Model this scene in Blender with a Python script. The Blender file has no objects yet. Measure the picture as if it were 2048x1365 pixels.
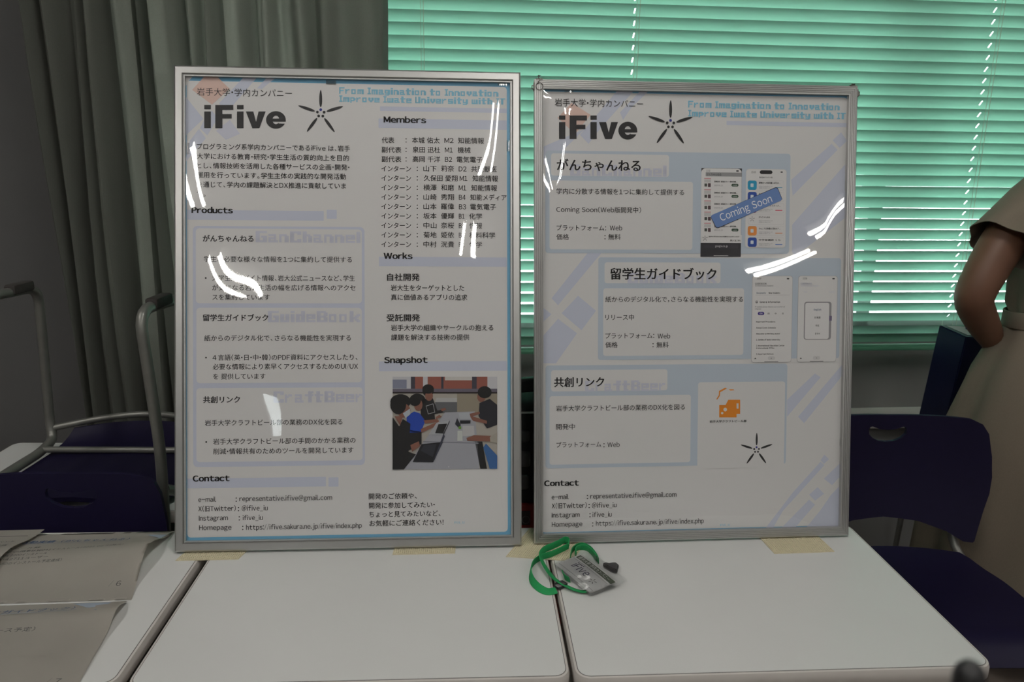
import bpy, bmesh, math, random
from mathutils import Vector, Matrix, Euler
from mathutils.geometry import tessellate_polygon
random.seed(7)
scene = bpy.context.scene
COL = scene.collection
PI = math.pi

# ------------------------------------------------------------------ camera
FPX, PITCH, ROLL, CAMZ = 1513.42, 0.23991, 0.01378, 1.388
CW, CH = 1024.0, 682.5
_cp, _sp = math.cos(PITCH), math.sin(PITCH)
FWD = Vector((0, _cp, -_sp)); _up = Vector((0, _sp, _cp)); _rt = Vector((1, 0, 0))
RT = math.cos(ROLL) * _rt + math.sin(ROLL) * _up
UP = -math.sin(ROLL) * _rt + math.cos(ROLL) * _up
EYE = Vector((0, 0, CAMZ))
cam = bpy.data.cameras.new('camera'); camo = bpy.data.objects.new('camera', cam); COL.objects.link(camo)
cam.sensor_width = 36.0; cam.lens = FPX / 2048 * 36.0; cam.clip_start = 0.02; cam.clip_end = 100
camo.matrix_world = Matrix.Translation(EYE) @ Matrix((RT, UP, -FWD)).transposed().to_4x4()
cam.dof.use_dof = True; cam.dof.focus_distance = 1.38; cam.dof.aperture_fstop = cam.lens / 3.2
scene.camera = camo
# ------------------------------------------------------------------ world, exposure
scene.view_settings.view_transform = 'Standard'; scene.view_settings.look = 'None'
scene.view_settings.gamma = 1.0; scene.view_settings.use_curve_mapping = False
scene.view_settings.exposure = 0.0
SKY, TUBE = 9.0, 58.0
world = bpy.data.worlds.new('overcast_sky'); scene.world = world; world.use_nodes = True
bg = world.node_tree.nodes['Background']; bg.inputs[0].default_value = (0.93, 0.98, 1.0, 1); bg.inputs[1].default_value = SKY
scene.cycles.use_denoising = True
scene.cycles.max_bounces = 8; scene.cycles.transparent_max_bounces = 12
scene.cycles.caustics_reflective = False; scene.cycles.caustics_refractive = False
scene.cycles.sample_clamp_indirect = 4.0

def ray(p):
    return ((p[0] - CW) / FPX) * RT - ((p[1] - CH) / FPX) * UP + FWD
def onz(p, z):
    r = ray(p); return EYE + r * ((z - CAMZ) / r.z)
def ony(p, y):
    r = ray(p); return EYE + r * (y / r.y)

# ------------------------------------------------------------------ materials
def lin(c):
    return tuple((x / 12.92 if x <= 0.04045 else ((x + 0.055) / 1.055) ** 2.4) for x in [v / 255 for v in c])
MATS = {}
def mat(name, col, rough=0.6, metal=0.0, spec=0.5, var=0.0, scale=30.0, bump=0.0, bscale=200.0, coat=0.0, stretch=None):
    if name in MATS: return MATS[name]
    m = bpy.data.materials.new(name); m.use_nodes = True; nt = m.node_tree; b = nt.nodes['Principled BSDF']
    b.inputs['Base Color'].default_value = (*col, 1); b.inputs['Roughness'].default_value = rough
    b.inputs['Metallic'].default_value = metal; b.inputs['Specular IOR Level'].default_value = spec
    b.inputs['Coat Weight'].default_value = coat
    if var or bump:
        tc = nt.nodes.new('ShaderNodeTexCoord'); mp = nt.nodes.new('ShaderNodeMapping')
        nt.links.new(tc.outputs['Object'], mp.inputs[0])
        if stretch: mp.inputs['Scale'].default_value = stretch
    if var:
        n = nt.nodes.new('ShaderNodeTexNoise'); n.inputs['Scale'].default_value = scale; n.inputs['Detail'].default_value = 4
        r = nt.nodes.new('ShaderNodeValToRGB')
        r.color_ramp.elements[0].position = .3; r.color_ramp.elements[1].position = .7
        r.color_ramp.elements[0].color = (*[c * (1 - var) for c in col], 1); r.color_ramp.elements[1].color = (*[min(1, c * (1 + var)) for c in col], 1)
        nt.links.new(mp.outputs[0], n.inputs['Vector']); nt.links.new(n.outputs['Fac'], r.inputs[0]); nt.links.new(r.outputs[0], b.inputs['Base Color'])
    if bump:
        n = nt.nodes.new('ShaderNodeTexNoise'); n.inputs['Scale'].default_value = bscale; n.inputs['Detail'].default_value = 3
        bp = nt.nodes.new('ShaderNodeBump'); bp.inputs['Strength'].default_value = bump; bp.inputs['Distance'].default_value = 0.002
        nt.links.new(mp.outputs[0], n.inputs['Vector']); nt.links.new(n.outputs['Fac'], bp.inputs['Height']); nt.links.new(bp.outputs[0], b.inputs['Normal'])
    MATS[name] = m; return m
def emit(name, col, s):
    m = bpy.data.materials.new(name); m.use_nodes = True; nt = m.node_tree; nt.nodes.clear()
    e = nt.nodes.new('ShaderNodeEmission'); o = nt.nodes.new('ShaderNodeOutputMaterial')
    e.inputs[0].default_value = (*col, 1); e.inputs[1].default_value = s; nt.links.new(e.outputs[0], o.inputs[0]); return m
def clear_mat(name, gain, rough, tint=(1, 1, 1), ior=1.5):
    m = bpy.data.materials.new(name); m.use_nodes = True; nt = m.node_tree; nt.nodes.clear()
    o = nt.nodes.new('ShaderNodeOutputMaterial'); mx = nt.nodes.new('ShaderNodeMixShader'); t = nt.nodes.new('ShaderNodeBsdfTransparent')
    g = nt.nodes.new('ShaderNodeBsdfGlossy'); f = nt.nodes.new('ShaderNodeFresnel'); k = nt.nodes.new('ShaderNodeMath'); k.operation = 'MULTIPLY'; k.use_clamp = True
    f.inputs['IOR'].default_value = ior; k.inputs[1].default_value = gain; g.inputs['Roughness'].default_value = rough; t.inputs[0].default_value = (*tint, 1)
    nt.links.new(f.outputs[0], k.inputs[0]); nt.links.new(k.outputs[0], mx.inputs[0]); nt.links.new(t.outputs[0], mx.inputs[1]); nt.links.new(g.outputs[0], mx.inputs[2]); nt.links.new(mx.outputs[0], o.inputs[0])
    return m
def slat_mat():
    m = bpy.data.materials.new('green_slat'); m.use_nodes = True; nt = m.node_tree; nt.nodes.clear()
    o = nt.nodes.new('ShaderNodeOutputMaterial'); mx = nt.nodes.new('ShaderNodeMixShader'); d = nt.nodes.new('ShaderNodeBsdfDiffuse'); t = nt.nodes.new('ShaderNodeBsdfTranslucent')
    d.inputs[0].default_value = (*SLATC, 1); t.inputs[0].default_value = (*SLATC, 1); mx.inputs[0].default_value = SLATT
    nt.links.new(d.outputs[0], mx.inputs[1]); nt.links.new(t.outputs[0], mx.inputs[2]); nt.links.new(mx.outputs[0], o.inputs[0]); return m
SLATC, SLATT = (0.43, 0.69, 0.58), 0.045

M_PAPER = mat('poster_paper', (.70, .695, .695), .55)
M_LAV = mat('print_lavender', (.565, .60, .72), .55)
M_PAN = mat('print_pale_blue', (.50, .575, .665), .55)
M_FADE = mat('print_faded_word', (.60, .615, .72), .55)
M_BLUE = mat('print_sky_blue', (.17, .44, .66), .55)
M_TAG = mat('print_tag_blue', (.24, .55, .72), .55)
M_PEACH = mat('print_peach', (.70, .50, .44), .55)
M_INK = mat('print_black', (.012, .012, .014), .5)
M_INKB = mat('print_blue_dot', (.015, .02, .25), .5)
M_GREYINK = mat('print_grey', (.28, .28, .30), .55)
M_ORANGE = mat('print_orange', (.75, .24, .01), .55)
M_ALU = mat('satin_aluminium', (.55, .55, .54), .34, 0.85, var=.05, scale=8)
M_ALUS = mat('aluminium_shaded_groove', (.42, .42, .41), .4, 0.8)
M_BOARD = mat('grey_backing_board', (.35, .35, .36), .7, var=.05)
M_DESK = mat('white_laminate', (.66, .665, .655), .42, var=.02, scale=6, bump=.03, bscale=300)
M_EDGE = mat('pale_edge_band', (.58, .55, .52), .45, var=.03, scale=20)
M_SEAM = mat('dark_seam', (.09, .08, .08), .6)
M_GREYM = mat('grey_painted_steel', (.20, .20, .185), .38, .45, var=.06, scale=40)
M_NAVY = mat('navy_purple_plastic', (.0085, .0062, .028), .5, spec=.22, var=.05, scale=60, bump=.05, bscale=900)
M_RUBBER = mat('dark_rubber', (.035, .03, .028), .8, var=.15, scale=60)
M_CURT = mat('grey_green_curtain', (.255, .265, .235), .9, var=.04, scale=300, bump=.15, bscale=900)
M_WALL = mat('grey_painted_wall', (.115, .115, .115), .8, var=.04, scale=4, bump=.05, bscale=120)
M_WALLL = mat('pale_painted_wall', (.27, .27, .265), .8, var=.03, scale=4)
M_CEIL = mat('grey_ceiling_board', (.34, .34, .33), .9, var=.05, scale=60)
M_FLOOR = mat('brown_vinyl_floor', (.16, .13, .11), .5, var=.1, scale=9)
M_SILL = mat('cream_sill_paint', (.62, .61, .57), .5, var=.03)
M_WFRAME = mat('aluminium_window_frame', (.35, .36, .35), .4, .6)
M_MAT = mat('cream_rubber_mesh', (.66, .60, .42), .8, var=.05, scale=200)
M_GREEN = mat('green_woven_lanyard', (.006, .27, .075), .7, var=.12, scale=500, stretch=(1, 1, 6), bump=.3, bscale=1500)
M_BLACK = mat('black_plastic', (.012, .012, .013), .4, var=.1, scale=40)
M_CASE = mat('black_case_cloth', (.010, .010, .011), .7, var=.15, scale=80)
M_PAD = mat('grey_pad', (.075, .075, .078), .7, var=.08, scale=80)
M_RED = mat('dark_red_plastic', (.24, .016, .010), .45, var=.08, scale=30)
M_NAVYB = mat('navy_gloss_board', (.007, .009, .035), .3, spec=.3, var=.06, scale=20)
M_CARD = mat('white_card', (.92, .92, .92), .6)
M_CARDG = mat('card_dark_green', (.055, .075, .045), .6)
M_DOC = mat('document_paper', (.56, .53, .48), .8, var=.02, scale=20)
M_DOCB = mat('document_blue_print', (.32, .37, .44), .8)
M_DOCT = mat('document_blue_text', (.05, .11, .24), .8)
M_DOCK = mat('document_grey_text', (.10, .10, .10), .8)
M_SKIN = mat('skin', (.175, .085, .052), .5, var=.05, scale=20)
M_DRESS = mat('beige_dress_cloth', (.20, .165, .125), .9, var=.05, scale=200, stretch=(3, 3, 1), bump=.12, bscale=500)
M_HAIR = mat('dark_hair', (.015, .011, .009), .45, var=.2, scale=100, stretch=(1, 1, .1))
M_TAPE = mat('tan_label_paper', (.36, .25, .12), .7, var=.15, scale=60)
M_TUBE = emit('fluorescent_tube', (1.0, .965, .91), TUBE)
M_CLEAR = clear_mat('clear_cover_plastic', 1.35, .012)
M_VINYL = clear_mat('clear_soft_vinyl', 1.2, .03, (.995, .997, .997))
M_GLASS = clear_mat('window_glass', 1.5, .0, (.95, .97, .96))
M_TAPEC = clear_mat('clear_tape', 6.0, .12, (.93, .93, .93))

# ------------------------------------------------------------------ mesh helpers
def link(name, me, mats, parent=None, loc=None):
    o = bpy.data.objects.new(name, me); COL.objects.link(o)
    for m in (mats if isinstance(mats, (list, tuple)) else [mats]): me.materials.append(m)
    if parent is not None: o.parent = parent
    if loc is not None: o.location = loc
    return o
def shade(me, ang=35):
    bm = bmesh.new(); bm.from_mesh(me)
    for f in bm.faces: f.smooth = True
    a = math.radians(ang)
    for e in bm.edges: e.smooth = len(e.link_faces) == 2 and e.calc_face_angle(0) < a
    bm.to_mesh(me); bm.free()
def fin(name, bm, mats, parent=None, ang=35, loc=None, normals=True):
    if normals: bmesh.ops.recalc_face_normals(bm, faces=bm.faces)
    me = bpy.data.meshes.new(name); bm.to_mesh(me); bm.free(); 
    if ang: shade(me, ang)
    return link(name, me, mats, parent, loc)
def tag(o, label, cat=None, group=None, kind=None):
    if label: o['label'] = label
    if cat: o['category'] = cat
    if group: o['group'] = group
    if kind: o['kind'] = kind
    return o
def empty(name, loc=(0, 0, 0), rz=0.0, label=None, cat=None, group=None):
    o = bpy.data.objects.new(name, None); COL.objects.link(o); o.location = loc; o.rotation_euler = (0, 0, rz); o.empty_display_size = .05
    return tag(o, label, cat, group)
def box(bm, x0, x1, y0, y1, z0, z1, mi=0, bev=0.0, M=None, seg=2):
    v = [bm.verts.new((x, y, z)) for x in (x0, x1) for y in (y0, y1) for z in (z0, z1)]
    fs = [bm.faces.new([v[i] for i in q]) for q in ((0, 1, 3, 2), (4, 6, 7, 5), (0, 4, 5, 1), (2, 3, 7, 6), (0, 2, 6, 4), (1, 5, 7, 3))]
    for f in fs: f.material_index = mi
    if bev:
        r = bmesh.ops.bevel(bm, geom=list({e for f in fs for e in f.edges}), offset=bev, segments=seg, affect='EDGES', profile=.5)
        for f in r['faces']: f.material_index = mi
        v = list({w for f in r['faces'] for w in f.verts} | {w for w in v if w.is_valid})
    if M is not None:
        for w in v: w.co = M @ w.co
    return v
def fillet(pts, r, n=5):
    pts = [Vector(p) for p in pts]; out = [pts[0]]
    for i in range(1, len(pts) - 1):
        a, b, c = pts[i - 1], pts[i], pts[i + 1]; d1 = (a - b); d2 = (c - b)
        rr = min(r, d1.length * .49, d2.length * .49); p, q = b + d1.normalized() * rr, b + d2.normalized() * rr
        for k in range(n + 1):
            t = k / n; out.append(p * (1 - t) ** 2 + b * 2 * t * (1 - t) + q * t * t)
    out.append(pts[-1]); return out
def sweep(bm, pts, prof, closed=False, up=None, mi=0, caps=True, scale=None, twist=None):
    """sweep closed 2-D profile prof along pts"""
    pts = [Vector(p) for p in pts]; n = len(pts); rings = []
    nrm = None
    for i in range(n):
        a = pts[i - 1] if (i > 0 or closed) else pts[i]; b = pts[(i + 1) % n] if (i < n - 1 or closed) else pts[i]
        t = (b - a).normalized()
        if up is not None:
            s = t.cross(Vector(up)).normalized(); u = s.cross(t).normalized()
        else:
            if nrm is None: nrm = (Vector((0, 0, 1)) if abs(t.z) < .9 else Vector((1, 0, 0)))
            nrm = (nrm - t * nrm.dot(t)).normalized(); u = nrm; s = t.cross(u)
        k = scale[i] if scale else 1.0
        th = twist[i] if twist else 0.0; cs, sn = math.cos(th), math.sin(th)
        rings.append([bm.verts.new(pts[i] + (s * (x * cs - y * sn) + u * (x * sn + y * cs)) * k) for x, y in prof])
    m = len(prof)
    for i in range(n if closed else n - 1):
        A, B = rings[i], rings[(i + 1) % n]
        for j in range(m):
            f = bm.faces.new((A[j], A[(j + 1) % m], B[(j + 1) % m], B[j])); f.material_index = mi
    if caps and not closed:
        for R_ in (rings[0][::-1], rings[-1]):
            f = bm.faces.new(R_); f.material_index = mi
    return rings
def circ(r, n=12): return [(r * math.cos(2 * PI * i / n), r * math.sin(2 * PI * i / n)) for i in range(n)]
def tube(name, pts, r, m, parent, rad=.0, n=12, closed=False):
    bm = bmesh.new(); sweep(bm, fillet(pts, rad) if rad else pts, circ(r, n), closed=closed); return fin(name, bm, m, parent, 40)
def loft(bm, rings, mi=0, caps=True, closed=True):
    R_ = [[bm.verts.new(p) for p in r] for r in rings]; m = len(R_[0])
    for a, b in zip(R_, R_[1:]):
        for j in range(m if closed else m - 1):
            f = bm.faces.new((a[j], a[(j + 1) % m], b[(j + 1) % m], b[j])); f.material_index = mi
    if caps:
        for r in (R_[0][::-1], R_[-1]):
            f = bm.faces.new(r); f.material_index = mi
    return R_
def poly2(bm, outer, holes=(), fn=lambda x, y: (x, y, 0), mi=0):
    lists = [[Vector((p[0], p[1], 0)) for p in outer]] + [[Vector((p[0], p[1], 0)) for p in h] for h in holes]
    tris = tessellate_polygon(lists); flat = [p for l in lists for p in l]
    vs = [bm.verts.new(fn(p.x, p.y)) for p in flat]
    for t in tris:
        try: f = bm.faces.new([vs[i] for i in t]); f.material_index = mi
        except ValueError: pass
    return vs
def rrect(x0, x1, y0, y1, r, n=5):
    out = []
    for cx, cy, a in ((x1 - r, y1 - r, 0), (x0 + r, y1 - r, 90), (x0 + r, y0 + r, 180), (x1 - r, y0 + r, 270)):
        for k in range(n + 1):
            t = math.radians(a + 90 * k / n); out.append((cx + r * math.cos(t), cy + r * math.sin(t)))
    return out
def apply_mods(o):
    dg = bpy.context.evaluated_depsgraph_get(); dg.update()
    me = bpy.data.meshes.new_from_object(o.evaluated_get(dg)); o.modifiers.clear(); old = o.data; o.data = me; bpy.data.meshes.remove(old); return o

# ------------------------------------------------------------------ lettering
_TC = {}
def raw_glyph(ch):
    if ch not in _TC:
        c = bpy.data.curves.new('lettering', 'FONT'); c.body = ch; c.size = 1.0; c.resolution_u = 3; c.fill_mode = 'FRONT'
        o = bpy.data.objects.new('lettering', c); COL.objects.link(o)
        dg = bpy.context.evaluated_depsgraph_get(); dg.update()
        me = bpy.data.meshes.new_from_object(o.evaluated_get(dg))
        _TC[ch] = ([(v.co.x, v.co.y) for v in me.vertices], [tuple(p.vertices) for p in me.polygons])
        bpy.data.objects.remove(o); bpy.data.curves.remove(c); bpy.data.meshes.remove(me)
    return _TC[ch]
def glyphs(s, off=0.0):
    """a line of lettering set glyph by glyph: full-width faces throughout, Latin letters and marks spaced to their own width"""
    vs, fs, x = [], [], 0.0
    for ch in s:
        if ch == ' ': x += .30; continue
        lat = 33 <= ord(ch) <= 126
        v, f = raw_glyph(chr(ord(ch) + 0xFEE0) if lat else ch)
        if ch == 'I': v, f = [(0, 0), (.095, 0), (.095, .735), (0, .735)], [(0, 1, 2, 3)]
        elif ch in '/_': v = [(p[0] * (.42 if ch == '/' else .55), p[1]) for p in v]
        if not v: x += .5; continue
        mn, mx = min(p[0] for p in v), max(p[0] for p in v)
        if lat or ch in '、。・（），！：•…':
            sb = .05 if lat else .10; dx = x + sb - mn; adv = mx - mn + 2 * sb + (.10 if ch in '、。，' else 0)
        else: dx = x; adv = 1.0
        n = len(vs); vs += [(p[0] + dx, p[1]) for p in v]; fs += [tuple(i + n for i in q) for q in f]; x += adv
    return vs, fs
PIX = {
 'F': '#####|#....|#....|####.|#....|#....|#....', 'r': '.....|.....|#.##.|##...|#....|#....|#....', 'o': '.....|.....|####|#..#|#..#|#..#|####',
 'm': '......|......|######|#.#.##|#.#.##|#.#.##|#.#.##', 'I': '###|.#.|.#.|.#.|.#.|.#.|###', 'a': '.....|.....|####.|...#.|####.|#..#.|#####',
 'g': '.....|.....|#####|#..##|#..##|#####|...##|####.', 'i': '##|..|##|##|##|##|##', 'n': '.....|.....|####.|#..##|#..##|#..##|#..##',
 't': '.##..|.##..|#####|.##..|.##..|.##..|.###.', 'v': '.....|.....|##.##|##.##|##.##|.###.|..#..', 'p': '.....|.....|####.|#..##|#..##|####.|#....|#....',
 'e': '.....|.....|#####|#..##|#####|#....|#####', 'w': '......|......|#.#.##|#.#.##|#.#.##|#.#.##|######', 'U': '#..##|#..##|#..##|#..##|#..##|#..##|#####',
 's': '.....|.....|#####|#....|#####|...##|#####', 'y': '.....|.....|#..##|#..##|#..##|#####|...##|####.', 'h': '##...|##...|####.|##.##|##.##|##.##|##.##',
 'T': '#####|.##..|.##..|.##..|.##..|.##..|.##..', 'G': '######|##....|##....|##.###|##..##|##..##|######', 'C': '######|##..##|##....|##....|##....|##..##|######',
 'l': '##|##|##|##|##|##|##', 'u': '.....|.....|##.##|##.##|##.##|##.##|#####', 'd': '...##|...##|#####|##.##|##.##|##.##|#####', 'B': '#####.|##..##|##..##|#####.|##..##|##..##|######',
 'k': '##....|##....|##..##|##.##.|####..|##.##.|##..##', 'f': '..###|..##.|#####|..##.|..##.|..##.|..##.', ' ': '..'}
def pixglyphs(s):
    vs, fs, x = [], [], 0.0
    for ch in s:
        rows = PIX[ch].split('|'); w = max(len(r) for r in rows)
        for j, r in enumerate(rows):
            i = 0
            while i < len(r):
                if r[i] == '#':
                    k = i
                    while k < len(r) and r[k] == '#': k += 1
                    b = len(vs); y0, y1 = (6 - j) / 7, (7 - j) / 7
                    vs += [(x + i - .14, y0 - .025), (x + k + .14, y0 - .025), (x + k + .14, y1 + .025), (x + i - .14, y1 + .025)]; fs.append((b, b + 1, b + 2, b + 3)); i = k
                else: i += 1
        x += w + 1
    return vs, fs

class Sheet:
    """a flat printed sheet: collects shapes given in photo pixels, laid on its own plane (local x, z; y is depth)"""
    def __init__(s, mw, y0):
        s.M = mw; s.Mi = mw.inverted(); s.y0 = y0; s.bms = {}
    def at(s, p):
        r = s.Mi.to_3x3() @ ray(p); e = s.Mi @ EYE; q = e + r * ((s.y0 - e.y) / r.y); return (q.x, q.z)
    def bm(s, part, m):
        if part not in s.bms: s.bms[part] = (bmesh.new(), [])
        b, ms = s.bms[part]
        if m not in ms: ms.append(m)
        return b, ms.index(m)
    def shape(s, part, m, layer, pts, holes=(), local=False):
        b, i = s.bm(part, m); y = s.y0 - .00012 * layer
        f = (lambda l: l) if local else (lambda l: [s.at(p) for p in l])
        poly2(b, f(pts), [f(h) for h in holes], lambda x, z: (x, y, z), i)
    def rr(s, part, m, layer, x0, x1, y0, y1, r=6, holes=()):
        """rounded rectangle: straight on the sheet, corners from pixels of its left edge"""
        a = s.at((x0, y0)); b = s.at((x1, y0)); c = s.at((x0, y1)); k = (b[0] - a[0]) / max(1, x1 - x0)
        def L(x0_, x1_, z0, z1, r_): return rrect(x0_, x1_, z0, z1, max(.0002, r_ * k), 4)
        o = L(min(a[0], c[0]), b[0], c[1], a[1], r); s.shape(part, m, layer, o, [], True)
    def glyph(s, part, m, layer, vf, P, Q, em, fit=True):
        vs, fs = vf
        if not vs: return
        b, i = s.bm(part, m); y = s.y0 - .00012 * layer
        P = Vector(P); Q = Vector(Q); d = (Q - P); e1 = d.normalized(); e2 = Vector((-e1.y, e1.x))
        mn, mx = min(v[0] for v in vs), max(v[0] for v in vs); k = d.length / max(1e-6, mx - mn)
        W = [b.verts.new((*(lambda q: (q.x, y, q.y))(P + e1 * ((v[0] - mn) * k) + e2 * (v[1] * em)),)) for v in vs]
        for f in fs:
            try: g = b.faces.new([W[j] for j in f]); g.material_index = i
            except ValueError: pass
    def text(s, part, m, layer, t, x0, x1, yb, em, off=0.0, yb1=None, pix=False):
        # off: extra stroke weight in ems, made by overlaid impressions
        P = s.at((x0, yb)); Q = s.at((x1, yb if yb1 is None else yb1))
        if yb1 is None: Q = (Q[0], P[1])
        px = (Vector(s.at((x0 + 10, yb))) - Vector(P)).length / 10
        d = Vector(Q) - Vector(P); e1 = d.normalized() * em * px * off; e2 = Vector((-e1.y, e1.x))
        for a, c in ([(0, 0)] if off < .006 else [(-1, 0), (1, 0), (0, .5), (0, -.5)] if off < .028 else [(-1, .3), (1, .3), (-1, -.3), (1, -.3), (0, 0)]):
            o_ = e1 * a + e2 * c; s.glyph(part, m, layer, pixglyphs(t) if pix else glyphs(t), (Vector(P) + o_), (Vector(Q) + o_), em * px)
    def build(s, parent_of):
        out = {}
        for part, (b, ms) in s.bms.items():
            nm, par, lab = parent_of(part)
            for f in b.faces:
                if f.normal.y > 0: f.normal_flip()
            me = bpy.data.meshes.new(nm); b.to_mesh(me); b.free(); o = link(nm, me, ms, par)
            if lab: o['label'] = lab
            out[part] = o
        return out

# ------------------------------------------------------------------ the room
WY = 0.09305; WALLY = 2.45
WU = Vector((math.cos(WY), math.sin(WY), 0)); WN = Vector((-math.sin(WY), math.cos(WY), 0)); W0 = Vector((0, WALLY, 0))
MW = Matrix.Translation(W0) @ Matrix.Rotation(WY, 4, 'Z')          # wall frame: x along the window wall, y outwards
def struct(name, bm, m, M=None, ang=None):
    o = fin(name, bm, m, None, ang)
    if M is not None: o.matrix_world = M
    o['kind'] = 'structure'; return o
WX0, WX1, WZ0, WZ1 = -1.15, 3.0, .80, 2.55
CEILZ = 3.02
b = bmesh.new()
for q in ((-4.0, WX0, 0, CEILZ), (WX1, 5.2, 0, CEILZ), (WX0, WX1, WZ1, CEILZ)): box(b, q[0], q[1], .06, .22, q[2], q[3])
struct('wall_back', b, M_WALL, MW)
b = bmesh.new(); box(b, WX0, WX1, .06, .22, 0, WZ0); struct('wall_lower', b, mat('grey_lower_wall', (.19, .19, .185), .8, var=.04, scale=4, bump=.05, bscale=120), MW)
b = bmesh.new(); box(b, -4, 5.2, .22, 1.95, 2.58, 2.72); struct('added_eave', b, M_WALLL, MW)       # unseen eave added outside, over the window, to darken the upper slats
b = bmesh.new(); box(b, -4, 5.2, -9.2, .22, -.1, 0); struct('floor', b, M_FLOOR, MW)
b = bmesh.new(); box(b, -4, 5.2, -9.2, .22, CEILZ, CEILZ + .1); struct('ceiling', b, M_CEIL, MW)
b = bmesh.new(); box(b, -4.1, -4, -9.2, .22, 0, CEILZ); struct('wall_left', b, M_WALLL, MW)
b = bmesh.new(); box(b, 5.2, 5.3, -9.2, .22, 0, CEILZ); struct('wall_right', b, M_WALLL, MW)
RWX0, RWX1, RWZ0, RWZ1 = -2.86, -2.70, 1.85, 2.40
b = bmesh.new()
for q in ((-4, RWX0, 0, CEILZ), (RWX1, 5.2, 0, CEILZ), (RWX0, RWX1, 0, RWZ0), (RWX0, RWX1, RWZ1, CEILZ)): box(b, q[0], q[1], -9.3, -9.2, q[2], q[3])
struct('wall_front', b, M_WALLL, MW)
b = bmesh.new(); box(b, RWX0, RWX1, -9.26, -9.25, RWZ0, RWZ1)
struct('window_2', b, M_GLASS, MW)
r_ = ray((1735, 580)); MUL = ((EYE + r_ * (WN.dot(W0 + WN * .15 - EYE) / WN.dot(r_))) - W0).dot(WU)
b = bmesh.new()                                                     # window: frame with two sashes
for x0, x1 in ((WX0, WX0 + .05), (MUL - .05, MUL), (WX1 - .05, WX1)): box(b, x0, x1, .12, .18, WZ0, WZ1)
for z0, z1 in ((WZ0, WZ0 + .035), (WZ1 - .05, WZ1)): box(b, WX0, WX1, .12, .18, z0, z1)
w = struct('window_1', b, M_WFRAME, MW)
b = bmesh.new(); box(b, WX0 + .05, WX1 - .05, .148, .152, WZ0 + .035, WZ1 - .05); g = fin('window_pane', b, M_GLASS, w, None)
b = bmesh.new(); box(b, -.9, 4.2, -.10, .06, .490, .513, bev=.004); struct('trim_1', b, M_SILL, MW)   # ledge below the window
b = bmesh.new(); box(b, -.9, 4.2, -.06, .06, .0, .490); struct('trim_2', b, M_WALLL, MW)      # casing under the ledge

# ceiling lights (twin tube battens): x, y_start, y_end in room coordinates
def ceiling_light(x, y0, y1, label):
    t = empty('ceiling_light', (x, (y0 + y1) / 2, CEILZ), 0, label, 'ceiling light', 'twin-tube lights on the ceiling')
    L = abs(y1 - y0) / 2
    b = bmesh.new(); loft(b, [[(-.035, s * L, 0), (.035, s * L, 0), (.02, s * L, -.03), (-.02, s * L, -.03)] for s in (-1, 1)]); fin('housing', b, M_CEIL, t, 30)
    for s in (-1, 1):
        tube('fluorescent_tube', [(s * .055, -L, -.05), (s * .055, L, -.05)], .016, M_TUBE, t, n=10)
        for e in (-1, 1):
            b = bmesh.new(); box(b, s * .055 - .014, s * .055 + .014, e * L - .012, e * L + .012, -.075, 0, bev=.003); fin('lamp_holder', b, M_CEIL, t)
    b = bmesh.new(); box(b, -.12, .12, -L, L, -.012, 0); fin('reflector', b, M_CEIL, t)
    return t
LIGHTS = [(-1.66, -.30, .75, 'ceiling light of the left row, above the left desk'), (-1.74, -2.53, -1.60, 'ceiling light of the left row, next behind the camera'), (-1.76, -4.43, -3.44, 'ceiling light of the left row, farthest from the window'),
          (.29, .2, 1.1, 'ceiling light of the middle row, above the right desk'), (.29, -1.78, -.93, 'ceiling light of the middle row, next behind the camera'), (.255, -3.44, -2.58, 'ceiling light of the middle row, farthest from the window'),
          (3.3, -.6, .5, 'ceiling light of the right row, level with the desks'), (3.86, -4.2, -3.1, 'ceiling light of the right row, next behind the camera'), (4.15, -5.8, -4.8, 'ceiling light of the right row, farthest from the window')]
for a in LIGHTS: ceiling_light(*a)

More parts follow.
